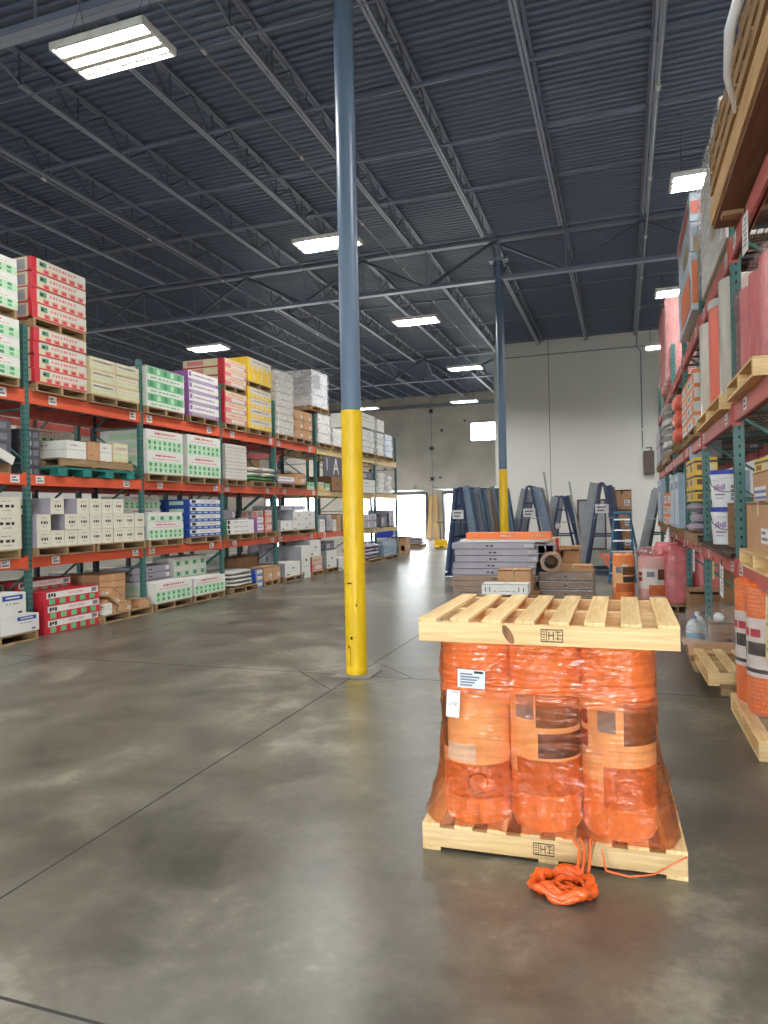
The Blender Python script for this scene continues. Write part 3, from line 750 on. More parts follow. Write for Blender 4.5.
def k_photo(b, w, d, h, F):
    b.box(-w / 2, w / 2, -d / 2, d / 2, 0, h, 'grey_carton')
    for f in F + ['-y']:
        decal(b, f, w, d, h, 0.02, 0.1, 0.34, 0.9, 'photo_dark'); decal(b, f, w, d, h, 0.38, 0.1, 0.66, 0.9, 'photo_grey'); decal(b, f, w, d, h, 0.7, 0.1, 0.98, 0.9, 'roll_label'); decal(b, f, w, d, h, 0.74, 0.3, 0.94, 0.6, 'photo_red', 0.002)
def k_orange_stripe(b, w, d, h, F):
    b.box(-w / 2, w / 2, -d / 2, d / 2, 0, h, 'white_carton')
    for f in F + ['-y']:
        decal(b, f, w, d, h, 0, 0.72, 1, 1, 'orange_print'); decal(b, f, w, d, h, 0.12, 0.25, 0.35, 0.55, 'photo_grey'); decal(b, f, w, d, h, 0.7, 0.1, 1, 0.6, 'orange_print'); scrawl(b, f, w, d, h, 0.4, 0.66, 0.4, 0.14, 'grey_carton', 4, 4)
def k_yellow_box(b, w, d, h, F):
    b.box(-w / 2, w / 2, -d / 2, d / 2, 0, h, 'yellow_print')
    for f in F + ['-y']:
        decal(b, f, w, d, h, 0, 0.62, 1, 0.78, 'photo_dark'); decal(b, f, w, d, h, 0.1, 0.12, 0.4, 0.5, 'photo_brown'); decal(b, f, w, d, h, 0.5, 0.1, 0.92, 0.5, 'cream_carton')
def k_bluewhite(b, w, d, h, F):
    b.box(-w / 2, w / 2, -d / 2, d / 2, 0, h, 'blue_pale')
    for f in F + ['-y']:
        decal(b, f, w, d, h, 0.08, 0.06, 0.92, 0.94, 'label_blue'); decal(b, f, w, d, h, 0.2, 0.72, 0.8, 0.86, 'grey_carton', 0.002); decal(b, f, w, d, h, 0.3, 0.1, 0.36, 0.66, 'blue_pale', 0.002); decal(b, f, w, d, h, 0.6, 0.1, 0.66, 0.66, 'blue_pale', 0.002)
def k_white_digits(b, w, d, h, F):
    b.box(-w / 2, w / 2, -d / 2, d / 2, 0, h, 'white_carton')
    words(b, '-y', w, d, h, 0.13, 0.46, h * 0.66, '11', 'black_print', 1.3); words(b, '-y', w, d, h, 0.86, 0.46, h * 0.66, '11', 'black_print', 1.3); words(b, '-y', w, d, h, 0.29, 0.32, h * 0.3, 'w', 'black_print', 1.3); words(b, '-y', w, d, h, 0.70, 0.32, h * 0.3, 'w', 'black_print', 1.3)
    scrawl(b, '-y', w, d, h, 0.36, 0.64, 0.3, 0.08, 'tag_print', 9, 4); decal(b, '+z', w, d, h, 0.44, 0.3, 0.56, 0.6, 'grey_carton'); decal(b, '-y', w, d, h, 0, 0.92, 1, 1, 'grey_carton')
    decal(b, '+z', w, d, h, 0, 0.48, 1, 0.52, 'tape')
def k_brown_stripe(b, w, d, h, F):
    b.box(-w / 2, w / 2, -d / 2, d / 2, 0, h, 'cardboard')
    for f in F + ['-y']:
        decal(b, f, w, d, h, 0.1, 0.05, 0.9, 0.5, 'tag_white'); decal(b, f, w, d, h, 0.1, 0.08, 0.9, 0.17, 'blue_print', 0.002); decal(b, f, w, d, h, 0.1, 0.28, 0.9, 0.38, 'blue_print', 0.002); decal(b, f, w, d, h, 0, 0.95, 1, 1, 'cardboard_edge')
KINDS = {k[2:]: v for k, v in list(globals().items()) if k.startswith('k_')}
_cm = {}
def carton_mesh(kind, w, d, h, faces=('+x',)):
    key = (kind, round(w, 3), round(d, 3), round(h, 3), faces)
    if key not in _cm:
        b = MB(); KINDS[kind](b, w, d, h, list(faces)); _cm[key] = b.mesh('carton')
    return _cm[key]
ORD = ['bottom', 'second', 'third', 'fourth', 'fifth', 'sixth', 'seventh', 'eighth', 'ninth', 'tenth', 'eleventh']
def layer_word(i, n):
    if n == 1: return ''
    if i == 0: return 'bottom layer'
    if i == n - 1: return 'top layer'
    return ORD[i] + ' layer up'
def place_word(i, n, near='near', far='far'):
    if n == 1: return ''
    if i == 0: return near + ' end'
    if i == n - 1: return far + ' end'
    if n == 3: return 'middle'
    return ORD[i] + ' from ' + near + ' end'
def join(*a): return ', '.join(x for x in a if x)

def cartons(kind, desc, where, xf, y0, y1, z, depth, h, layers, cols=1, rows=1, side=1, jit=0.006, name='carton', skip=(), group=None, cat='carton', sag=0.0):
    """a stack of cartons; side=1 faces +x (left rack), side=-1 faces -x (right rack)"""
    W, D = depth / rows, (y1 - y0) / cols
    f = ('+x',) if side == 1 else ('-x',)
    me = carton_mesh(kind, W - 0.006, D - 0.008, h - 0.003, f)
    out = []
    for l in range(layers):
        for c in range(cols):
            for r in range(rows):
                if (l, c) in skip or (l, c, r) in skip: continue
                x = xf - side * (W * (r + 0.5)) + rnd.uniform(-jit, jit) - side * sag * (layers - l)
                y = y0 + D * (c + 0.5) + rnd.uniform(-jit, jit) * 0.3
                o = put(name, me, None, (x, y, z + l * h), (0, 0, rnd.uniform(-jit, jit)))
                rw = '' if rows == 1 else ('aisle side' if r == 0 else 'back row' if r == rows - 1 else 'middle row')
                tag(o, join(desc + ' ' + where if False else desc, layer_word(l, layers), place_word(c, cols), rw, where), cat, group or where)
                out.append(o)
    return out

def box_at(kind, label, x, y, z, w, d, h, rz=0.0, faces=('-y',), name='carton', tilt=None, group=None, cat='carton'):
    o = put(name, carton_mesh(kind, w, d, h, tuple(faces)), None, (x, y, z), (tilt or 0, 0, rz) if not isinstance(tilt, tuple) else tilt)
    return tag(o, label, cat, group)

# ------------------------------------------------------------------ pallets
_pm = {}
def pallet_meshes(L, Wd, axis, wood_):
    """stringers run along `axis` (length L), boards across (length Wd)"""
    key = (round(L, 2), round(Wd, 2), axis, wood_)
    if key in _pm: return _pm[key]
    sm, bm_ = (wood_ + '_x', wood_ + '_y') if axis == 'x' else (wood_ + '_y', wood_ + '_x')
    if axis == 'x':
        st = MB().box(-L / 2, L / 2, -0.02, 0.02, 0.018, 0.112, sm).mesh('stringer', bevel=0.002, seg=1)
        bd = MB().box(-0.045, 0.045, -Wd / 2, Wd / 2, 0, 0.018, bm_).mesh('deck_board', bevel=0.0015, seg=1)
    else:
        st = MB().box(-0.02, 0.02, -L / 2, L / 2, 0.018, 0.112, sm).mesh('stringer', bevel=0.002, seg=1)
        bd = MB().box(-Wd / 2, Wd / 2, -0.045, 0.045, 0, 0.018, bm_).mesh('deck_board', bevel=0.0015, seg=1)
    _pm[key] = (st, bd); return _pm[key]
def pallet(label, x, y, z, L=1.2, Wd=1.0, axis='y', nb=7, rz=0.0, wood_='wood', group='wooden pallets', bottom=True):
    t = thing('pallet', label, 'pallet', (x, y, z), rz, group)
    st, bd = pallet_meshes(L, Wd, axis, wood_)
    for k in (-1, 0, 1):
        o = (k * (Wd / 2 - 0.02)); put('stringer', st, t, (0, o, 0) if axis == 'x' else (o, 0, 0))
    for i in range(nb):
        p = -L / 2 + 0.045 + (L - 0.09) * i / (nb - 1)
        put('deck_board', bd, t, (p, 0, 0.112) if axis == 'x' else (0, p, 0.112))
    for p in (-L / 2 + 0.045, 0, L / 2 - 0.045) if bottom else ():
        put('bottom_board', bd, t, (p, 0, 0) if axis == 'x' else (0, p, 0))
    return t
_plain = {}
def far_pallet(label, x, y, z, W, D, mat='rackwood', group='wooden pallets under the stacks', axis='x'):
    """pallet seen small, one mesh; stringers run along x (into the rack) or y"""
    key = (round(W, 2), round(D, 2), mat, axis)
    if key not in _plain:
        b = MB()
        if axis == 'x':
            for k in (-1, 0, 1): b.box(-W / 2, W / 2, k * (D / 2 - 0.02) - 0.02, k * (D / 2 - 0.02) + 0.02, 0.016, 0.11, mat + '_x')
            for i in range(7):
                p = -W / 2 + 0.045 + (W - 0.09) * i / 6; b.box(p - 0.045, p + 0.045, -D / 2, D / 2, 0.11, 0.128, mat + '_y')
                if i % 3 == 0: b.box(p - 0.045, p + 0.045, -D / 2, D / 2, 0, 0.016, mat + '_y')
        else:
            for k in (-1, 0, 1): b.box(k * (W / 2 - 0.02) - 0.02, k * (W / 2 - 0.02) + 0.02, -D / 2, D / 2, 0.016, 0.11, mat + '_y')
            for i in range(8):
                p = -D / 2 + 0.045 + (D - 0.09) * i / 7; b.box(-W / 2, W / 2, p - 0.045, p + 0.045, 0.11, 0.128, mat + '_x')
                if i in (0, 3, 7): b.box(-W / 2, W / 2, p - 0.045, p + 0.045, 0, 0.016, mat + '_x')
        _plain[key] = b.mesh('pallet')
    o = put('pallet', _plain[key], None, (x, y, z)); return tag(o, label, 'pallet', group)
PH = 0.13
def on_pallet(kind, desc, where, xf, y0, y1, z, h, layers, cols=1, rows=1, depth=1.0, side=1, **kw):
    """a palletised stack of cartons"""
    xc = xf - side * depth / 2
    far_pallet('wooden pallet under the ' + where.replace('in ', '', 1), xc, (y0 + y1) / 2, z, depth, y1 - y0 - 0.04)
    return cartons(kind, desc, where, xf, y0, y1, z + PH, depth, h, layers, cols, rows, side, **kw)

# ------------------------------------------------------------------ sacks, film-wrapped loads, rolls
def sack_mesh(w, d, h, mat, seed):
    r = random.Random(seed); b = MB(); n, m = 14, 7; v = []
    for i in range(m):
        t = i / (m - 1); ph = -PI / 2 + PI * t
        for k in range(n):
            a = 2 * PI * k / n
            sgn = lambda q: math.copysign(abs(q) ** 0.45, q)
            cx = sgn(math.cos(a)) * abs(math.cos(ph)) ** 0.5; cy = sgn(math.sin(a)) * abs(math.cos(ph)) ** 0.5
            j = 1 + r.uniform(-0.05, 0.05)
            v.append((cx * w / 2 * j, cy * d / 2 * j, h / 2 + math.copysign(abs(math.sin(ph)) ** 0.7, math.sin(ph)) * h / 2 + r.uniform(-0.006, 0.006)))
    f = [(i * n + k, i * n + (k + 1) % n, (i + 1) * n + (k + 1) % n, (i + 1) * n + k) for i in range(m - 1) for k in range(n)]
    f.append(tuple(range(n))[::-1]); f.append(tuple((m - 1) * n + k for k in range(n)))
    return b.add(v, f, mat).mesh('sack', smooth=1.0)
def sacks(desc, where, mat, xf, y0, y1, z, depth, h, layers, cols=2, side=1):
    D = (y1 - y0) / cols; ms = [sack_mesh(depth, D * 1.03, h * 1.06, mat, s) for s in (1, 2, 3)]
    for l in range(layers):
        for c in range(cols):
            o = put('sack', ms[(l + c) % 3], None, (xf - side * depth / 2 + rnd.uniform(-0.03, 0.03), y0 + D * (c + 0.5), z + l * h), (0, 0, rnd.uniform(-0.05, 0.05)))
            tag(o, join(desc, layer_word(l, layers), place_word(c, cols), where), 'sack', where)

def shell(b, x0, x1, y0, y1, z0, z1, mat, seed=1, amp=0.012, nz=14, nx=10, ny=10, roof=True, rnd_=0.06, taper=0.0, crown=0.0):
    """film drawn round a load: rounded rectangle tube with creases, closed at the top"""
    r = random.Random(seed); per = []
    cx, cy = (x0 + x1) / 2, (y0 + y1) / 2; hx, hy = (x1 - x0) / 2, (y1 - y0) / 2; k = rnd_
    def seg(ax, ay, bx, by, n): per.extend([(ax + (bx - ax) * i / n, ay + (by - ay) * i / n) for i in range(n)])
    def arc(px, py, a0):
        per.extend([(px + k * math.cos(a0 + PI / 2 * i / 4), py + k * math.sin(a0 + PI / 2 * i / 4)) for i in range(4)])
    seg(-hx + k, -hy, hx - k, -hy, nx); arc(hx - k, -hy + k, -PI / 2); seg(hx, -hy + k, hx, hy - k, ny); arc(hx - k, hy - k, 0)
    seg(hx - k, hy, -hx + k, hy, nx); arc(-hx + k, hy - k, PI / 2); seg(-hx, hy - k, -hx, -hy + k, ny); arc(-hx + k, -hy + k, PI)
    n = len(per); v = []; ph = [r.uniform(0, 6.28) for _ in range(6)]
    for i in range(nz + 1):
        t = i / nz; z = z0 + (z1 - z0) * t; s = 1 - taper * t
        for j, (px, py) in enumerate(per):
            q = 2 * PI * j / n
            w = amp * (math.sin(q * 9 + t * 5 + ph[0]) + 0.7 * math.sin(q * 17 - t * 9 + ph[1]) + 0.8 * math.sin(t * 26 + q * 2 + ph[2])) / 2.0 + r.uniform(-amp, amp) * 0.3
            L = math.hypot(px, py); g = 1 + (w + amp) / L
            v.append((cx + px * g * s, cy + py * g * s, z + (r.uniform(-amp, amp) * 0.4 if 0 < i < nz else 0)))
    f = [(i * n + j, i * n + (j + 1) % n, (i + 1) * n + (j + 1) % n, (i + 1) * n + j) for i in range(nz) for j in range(n)]
    if roof:
        o = len(v); base = nz * n
        for s, dz in ((0.86, 0.02 + crown * 0.6), (0.45, 0.03 + crown)):
            for px, py in per: v.append((cx + px * s * (1 - taper), cy + py * s * (1 - taper), z1 + dz + r.uniform(-amp, amp)))
        for a, c in ((base, o), (o, o + n)):
            f += [(a + j, a + (j + 1) % n, c + (j + 1) % n, c + j) for j in range(n)]
        f.append(tuple(o + n + j for j in range(n)))
    return b.add(v, f, mat)
def wrapped_load(label, x0, x1, y0, y1, z, h, film_='film_milky', core='milky', seed=1, layers=4, patches=(), crown=0.0, taper=0.0, group='film-wrapped loads', side=1):
    """goods stretch-wrapped into one block"""
    t = thing('wrapped_load', label, 'wrapped load', ((x0 + x1) / 2, (y0 + y1) / 2, z), 0, group)
    w, d = (x1 - x0) / 2, (y1 - y0) / 2; b = MB(); lh = h / layers
    for l in range(layers):
        j = rnd.uniform(-0.01, 0.01)
        b.box(-w + 0.03 + j, w - 0.03 + j, -d + 0.03, d - 0.03, l * lh + 0.004, (l + 1) * lh - 0.008, core)
    b.build('contents', t, bevel=0.012)
    p = MB()
    for face, u0, v0, u1, v1, m in patches:
        decal(p, face, 2 * w - 0.05, 2 * d - 0.05, h, u0, v0, u1, v1, m, 0.006)
    if patches: p.build('printed_panel', t)
    shell(MB(), -w, w, -d, d, 0.0, h, film_, seed, 0.012, crown=crown, taper=taper).build('stretch_film', t, smooth=1.2)
    return t

def roll_prof(r, h): return [(0.045, h - 0.06), (0.045, h - 0.008), (r * 0.35, h - 0.003), (r * 0.37, h - 0.010), (r * 0.62, h - 0.002), (r * 0.64, h - 0.010), (r * 0.88, h), (r, h - 0.016), (r, h * 0.5), (r, 0.03), (r * 0.93, 0.006), (r * 0.84, 0.0), (0.0, 0.0)]
_rm = {}
def roll_meshes(r, h, mat, label=True, faces=0.0, variant=0):
    key = (round(r, 3), round(h, 2), mat, label, round(faces, 2), variant)
    if key in _rm: return _rm[key]
    body = MB().lathe(roll_prof(r, h), mat, 40).mesh('roll_body', smooth=0.7)
    core = MB().lathe([(0.038, h - 0.058), (0.038, h + 0.002), (0.045, h + 0.002), (0.045, h - 0.058)], 'core', 18).mesh('core_tube', smooth=0.7)
    lab = None
    if label:
        b = MB()
        def patch(a0, a1, z0, z1, m, off):
            rr = r + off; b.lathe([(rr, z1), (rr, z0)][::-1], m, max(2, int((a1 - a0) / 0.14)), None, faces + a0, faces + a1)
        q = variant % 3
        patch(-1.5, 1.5, h * 0.30, h * 0.74, 'roll_peach' if mat == 'roll_orange' else 'roll_label', 0.003)
        if variant >= 10:
            patch(-1.4, -0.5, h * 0.44, h * 0.56, 'photo_grey', 0.005); patch(-0.4, 0.9, h * 0.46, h * 0.56, 'photo_dark', 0.005); patch(-1.3, 1.2, h * 0.33, h * 0.36, 'photo_dark', 0.005); patch(-0.9, -0.3, h * 0.60, h * 0.66, 'red_print', 0.005); patch(-0.2, 0.3, h * 0.60, h * 0.66, 'red_print', 0.005)
            patch(-1.2, -0.75, h * 0.76, h * 0.85, 'tag_white', 0.003)
        elif q == 0:
            patch(-1.4, -0.75, h * 0.40, h * 0.72, 'photo_brown', 0.005); patch(-0.75, 0.2, h * 0.34, h * 0.44, 'roll_label', 0.005); patch(-0.9, 1.4, h * 0.145, h * 0.33, 'photo_waffle', 0.005)
            def disc(a, z, r0_, r1_, m):
                v = []; rr = r + 0.0075; k_ = 28
                for t_ in range(k_):
                    th = 2 * PI * t_ / k_
                    for q_ in (r0_, r1_): an = faces + a + q_ * math.cos(th) / rr; v.append((rr * math.cos(an), rr * math.sin(an), z + q_ * math.sin(th)))
                b.add(v, [(2 * t_, 2 * t_ + 1, (2 * t_ + 3) % (2 * k_), (2 * t_ + 2) % (2 * k_)) for t_ in range(k_)], m)
            disc(0.25, h * 0.235, 0.045, 0.049, 'photo_dark'); disc(0.50, h * 0.225, 0.0, 0.030, 'orange_bright')
        elif q == 1:
            patch(-0.75, -0.15, h * 0.60, h * 0.73, 'photo_grey', 0.005); patch(-0.1, 1.4, h * 0.56, h * 0.735, 'photo_brown', 0.005); patch(-0.05, 1.4, h * 0.40, h * 0.53, 'photo_dark', 0.005); patch(-0.75, 1.4, h * 0.20, h * 0.385, 'photo_waffle', 0.005)
        else:
            patch(-1.3, -0.85, h * 0.58, h * 0.66, 'photo_red', 0.005); patch(-1.3, -0.85, h * 0.46, h * 0.55, 'photo_red', 0.005); patch(-0.5, 0.0, h * 0.56, h * 0.67, 'photo_grey', 0.005); patch(0.2, 1.4, h * 0.5, h * 0.73, 'photo_brown', 0.005); patch(-0.35, 1.4, h * 0.17, h * 0.385, 'photo_waffle', 0.005)
        lab = b.mesh('printed_label', smooth=0.7)
    _rm[key] = (body, core, lab); return _rm[key]
def roll(label, x, y, z, r, h, mat, faces=0.0, lab=True, group=None, variant=0, name='membrane_roll', cat='roll', rz=0.0):
    t = thing(name, label, cat, (x, y, z), rz, group)
    body, core, lb = roll_meshes(r, h, mat, lab, faces, variant)
    put('roll_body', body, t); put('core_tube', core, t)
    if lb: put('printed_label', lb, t)
    return t

# ------------------------------------------------------------------ pallet racking
def post_mesh(h, mat, side, holes=True):
    b = MB(); s = 0.038
    b.box(-s, s, -s, s, 0, h, mat)
    if holes:
        n = int((h - 0.1) / 0.0762)
        for i in range(n):
            z = 0.08 + i * 0.0762
            for q in (-0.018, 0.018):
                x = side * (s + 0.0015)
                v = [(x, q - 0.006, z - 0.012), (x, q + 0.006, z - 0.012), (x, q + 0.007, z + 0.012), (x, q - 0.007, z + 0.012)]
                b.add(v if side > 0 else v[::-1], [(0, 1, 2, 3)], 'hole_dark')
            b.add([(-0.007, -s - 0.0015, z - 0.012), (0.007, -s - 0.0015, z - 0.012), (0.007, -s - 0.0015, z + 0.012), (-0.007, -s - 0.0015, z + 0.012)], [(0, 1, 2, 3)], 'hole_dark')
    return b.mesh('upright_post')
_bm = {}
def beam_mesh(L, h, mat):
    key = (round(L, 3), h, mat)
    if key not in _bm:
        b = MB().box(-0.025, 0.025, -L / 2, L / 2, 0, h, mat); b.box(-0.033, 0.0, -L / 2, L / 2, 0, h - 0.04, mat)
        for e in (-1, 1): b.box(-0.032, 0.036, e * (L / 2) - 0.004, e * (L / 2) + 0.004, -0.03, h + 0.03, mat)
        _bm[key] = b.mesh('load_beam', bevel=0.004, seg=1)
    return _bm[key]
def wire_mesh(L, W):
    b = MB(); n = 12
    for i in range(n + 1): y = -L / 2 + L * i / n; b.box(-W / 2, W / 2, y - 0.004, y + 0.004, 0, 0.008, 'wire_grey')
    for i in range(19): x = -W / 2 + W * i / 18; b.box(x - 0.003, x + 0.003, -L / 2, L / 2, 0.008, 0.014, 'wire_grey')
    for k in (-0.38, 0, 0.38): b.box(-W / 2, W / 2, k * L - 0.03, k * L + 0.03, -0.03, -0.001, 'wire_grey')
    return b.mesh('wire_deck')
def rack(label, xf, side, ys, levels, top, depth=1.07, mat='rack_teal', deck=True, labels=True, holes=True):
    """xf: aisle face; side=1 faces +x. levels: (z of beam top, beam height, [material per bay])"""
    t = thing('pallet_rack', label, 'pallet rack', (xf, ys[0], 0))
    s = 0.038; pm = post_mesh(top, mat, side, holes); pr = post_mesh(top, 'rack_dark', side, False)
    xr = -side * (depth - 2 * s); x0 = -side * s
    for y in ys:
        u = put('upright_post', pm, t, (x0, y - ys[0], 0))
        MB().box(-0.07, 0.07, -0.06, 0.06, 0, 0.008, mat).build('foot_plate', u)
        u2 = put('upright_post', pr, t, (x0 + xr, y - ys[0], 0))
        b = MB(); z = 0.2; k = 0
        while z < top - 0.7:
            b.bar((x0, 0, z), (x0 + xr, 0, z), 0.04, 0.025, mat); b.bar((x0, 0, z if k % 2 else z + 0.7), (x0 + xr, 0, z + 0.7 if k % 2 else z), 0.04, 0.025, mat); z += 0.75; k += 1
        b.build('brace', t, loc=(0, y - ys[0], 0))
    wm = {}
    for li, (zt, h, mats) in enumerate(levels):
        for i in range(len(ys) - 1):
            L = ys[i + 1] - ys[i] - 2 * s - 0.006; yc = (ys[i] + ys[i + 1]) / 2 - ys[0]
            m = mats[i] if isinstance(mats, (list, tuple)) else mats
            f = put('load_beam', beam_mesh(L, h, m), t, (x0 + side * 0.012, yc, zt - h), (0, 0, 0 if side > 0 else PI))
            put('load_beam', beam_mesh(L, h, 'beam_red' if m != 'beam_cream' else m), t, (x0 + xr, yc, zt - h))
            if labels:
                for q in (0.42, -0.32) if (i + li) % 2 else (0.34, -0.43):
                    yy = q * L; b = MB()
                    b.box(0.0262, 0.028, yy - 0.075, yy + 0.075, h * 0.2, h * 0.88, 'tag_white'); b.box(0.028, 0.0288, yy - 0.055, yy + 0.055, h * 0.34, h * 0.5, 'tag_print'); b.box(0.028, 0.0288, yy - 0.055, yy + 0.02, h * 0.6, h * 0.76, 'tag_print')
                    b.build('location_label', f)
            if deck:
                key = round(L, 2)
                if key not in wm: wm[key] = wire_mesh(L, depth - 0.13)
                put('wire_deck', wm[key], t, (x0 + xr / 2, yc, zt - 0.018))
    return t
# ------------------------------------------------------------------ left pallet rack
LYS = [5.2, 7.62, 10.08, 12.60, 14.98, 17.36, 19.76, 22.16, 24.5]
cols_ = ['beam_orange'] * 5 + ['beam_cream'] * 3
Z1, Z2, Z3 = 1.12, 2.28, 3.46
rack('long teal upright rack with orange beams along the left of the aisle', -7.85, 1, LYS,
     [(Z1, 0.15, ['beam_orange'] * 6 + ['beam_cream'] * 2), (Z2, 0.15, cols_), (Z3, 0.18, cols_)], 4.38)
rack('second teal rack with red beams standing back to back behind the left rack', -9.2, 1, LYS[:7],
     [(Z1, 0.13, 'beam_red'), (Z2, 0.13, 'beam_red'), (Z3, 0.15, 'beam_red')], 4.2, deck=False, labels=False, holes=False)
XF = -7.78
P_ = on_pallet
# --- top beam
P_('white_green', 'white green-printed carton', 'in lower white stack left of the red cartons', XF, 6.25, 7.46, Z3, 0.265, 3)
P_('white_green', 'white green-printed carton', 'in upper white stack left of the red cartons', XF, 6.25, 7.44, Z3 + PH + 0.795, 0.23, 3)
P_('red_faded', 'red and white carton', 'in lower red stack on the top beam', XF, 7.70, 8.72, Z3, 0.195, 4)
P_('red_faded', 'red and white carton', 'in upper red stack, tallest on the rack', XF, 7.68, 8.73, Z3 + PH + 0.78, 0.215, 4)
P_('cream', 'cream carton', 'in low cream stack beside the red stacks', XF, 8.80, 9.95, Z3, 0.197, 3, 2)
P_('green', 'white carton printed bright green', 'in green stack on the top beam', XF, 10.14, 11.25, Z3, 0.235, 3)
P_('purple', 'white carton with purple bands', 'in purple stack on the top beam', XF, 11.40, 12.44, Z3, 0.215, 4)
P_('pink', 'pink printed carton', 'in lower pink stack on the top beam', XF, 12.66, 13.57, Z3, 0.222, 3)
P_('pink', 'pink printed carton', 'in upper pink stack above purple cartons', XF, 12.66, 13.57, Z3 + PH + 0.667, 0.185, 3)
P_('yellow', 'yellow and white carton', 'in lower yellow stack on the top beam', XF, 13.62, 14.72, Z3, 0.228, 4)
P_('yellow_solid', 'bright yellow carton', 'in upper yellow stack, lower layer', XF, 13.64, 14.74, Z3 + PH + 0.913, 0.26, 1)
cartons('yellow', 'white-faced yellow carton', 'topmost on the upper yellow stack', XF, 13.64, 14.74, Z3 + 2 * PH + 0.913 + 0.26, 1.0, 0.27, 1)
def wl_pal(label, x0, x1, y0, y1, z, h, **k):
    far_pallet('wooden pallet under the ' + label, (x0 + x1) / 2, (y0 + y1) / 2, z, x1 - x0, y1 - y0)
    return wrapped_load(label, x0, x1, y0, y1, z + PH, h, **k)
XB = XF - 1.0
wl_pal('tall grey wrapped load right of the yellow cartons', XB, XF, 15.03, 15.93, Z3, 1.55, core='pale_roll', layers=9, seed=3)
P_('brown', 'brown carton', 'in brown stack under the clear wrapped load', XF, 15.98, 16.98, Z3, 0.24, 3, 2)
wl_pal('white wrapped load below a clear wrapped block, by the column', XB, XF, 17.42, 18.3, Z3, 0.80, core='white_carton', layers=3, seed=4)
wl_pal('clear wrapped block topmost beside the near column', XB, XF, 17.05, 18.15, Z3 + PH + 0.83, 0.98, core='milky', layers=3, seed=5, patches=(('+x', 0.1, 0.5, 0.5, 0.9, 'grey_carton'),))
wl_pal('low pale wrapped load hidden behind the near yellow column', XB, XF, 18.45, 19.6, Z3, 0.5, core='white_carton', layers=2, seed=6)
wl_pal('pale wrapped load just right of the near column, top beam', XB, XF, 20.5, 22.0, Z3 - 0.0, 0.75, core='white_carton', layers=4, seed=7)
wl_pal('white wrapped load third from the left rack far end', XB, XF, 22.26, 22.96, Z3, 0.76, core='white_carton', layers=4, seed=8)
wl_pal('bluish white wrapped load at the left rack far end', XB, XF, 23.12, 23.92, Z3, 0.80, core='label_blue', layers=4, seed=9, film_='film_clear')
cartons('white', 'white carton', 'on the pale wrapped load right of the column', XF, 20.6, 22.0, Z3 + PH + 0.80, 1.0, 0.45, 1)
cartons('white', 'white carton', 'tall on the second last wrapped load', XF, 22.28, 22.95, Z3 + PH + 0.81, 1.0, 0.40, 1)
# --- middle beam
P_('dark', 'dark grey carton', 'dark stack at left edge, middle beam', XF - 0.12, 5.9, 7.4, Z2, 0.15, 4, 2, depth=0.95)
tag(MB().bar((XF - 0.06, 6.7, Z2 + 0.47), (XF - 0.06, 7.36, Z2 + 0.17), 0.03, 0.12, 'white_carton').build('board'), 'white board leaning on the dark grey cartons, left edge', 'board')
cartons('dark', 'dark grey carton', 'in narrow dark stack behind the first upright', -8.12, 7.74, 8.12, Z2 + 0.004, 0.5, 0.135, 5)
b = MB(); L, D = 1.0, 1.72
for k in (-1, 0, 1):
    for q in (-1, -0.33, 0.33, 1): b.box(k * 0.42 - 0.08, k * 0.42 + 0.08, q * 0.75 - 0.09, q * 0.75 + 0.09, 0.0, 0.10, 'teal_plastic')
b.box(-0.5, 0.5, -0.86, 0.86, 0.10, 0.135, 'teal_plastic')
tag(b.build('pallet', None, bevel=0.004, loc=(XF - 0.5, 8.94, Z2 + 0.003)), 'teal plastic pallet on the middle orange beam', 'pallet')
far_pallet('light wooden pallet lying on the teal plastic pallet', XF - 0.48, 8.92, Z2 + 0.142, 1.0, 1.6, axis='y')
ZM = Z2 + 0.275
for (y0, y1, h, k, lab) in ((8.30, 8.72, 0.27, 'white', 'white wrapped carton, nearest end on the teal pallet'), (8.74, 9.02, 0.30, 'brown_plain', 'brown carton between white cartons on the teal pallet'), (9.04, 9.30, 0.28, 'white', 'white wrapped carton right of the brown one, teal pallet'), (9.33, 9.70, 0.32, 'cream', 'cream slumped carton, far end of the teal pallet')):
    box_at(k, lab, XF - 0.45, (y0 + y1) / 2, ZM, 0.8, y1 - y0 - 0.01, h, rnd.uniform(-0.05, 0.05), ('+x', '-y'))
cartons('white_green', 'pale printed carton', 'standing on the second rack behind the teal pallet', -9.27, 8.75, 9.98, Z2 + 0.004, 0.9, 0.30, 3)
P_('white_green', 'large white green-printed carton', 'in first pale stack, middle beam', XF, 10.12, 11.17, Z2, 0.39, 2)
P_('white_green', 'large white green-printed carton', 'in second pale stack, middle beam', XF, 11.30, 12.46, Z2, 0.40, 2)
P_('flat', 'thin pale sheet pack', 'in tall grey stack, middle beam', XF, 12.66, 13.52, Z2, 0.074, 10)
far_pallet('wooden pallet under the green and white bags', XF - 0.5, 14.32, Z2, 1.0, 1.1)
sacks('dark green bag', 'under white bags on the middle beam', 'bag_green', XF, 13.76, 14.92, Z2 + PH, 1.0, 0.10, 1, 2)
sacks('white bag', 'on top of green bags, middle beam', 'pale_roll', XF, 13.80, 14.90, Z2 + PH + 0.10, 0.95, 0.11, 2, 2)
far_pallet('wooden pallet under the purple box and brown carton', XF - 0.5, 15.85, Z2, 1.0, 1.5)
box_at('purple', 'flat purple and white box on the middle beam', XF - 0.4, 15.50, Z2 + PH, 0.7, 0.9, 0.16, 0, ('+x', '-y'))
box_at('brown', 'brown carton beside the flat purple box', XF - 0.3, 16.28, Z2 + PH, 0.5, 0.6, 0.28, 0, ('+x', '-y'))
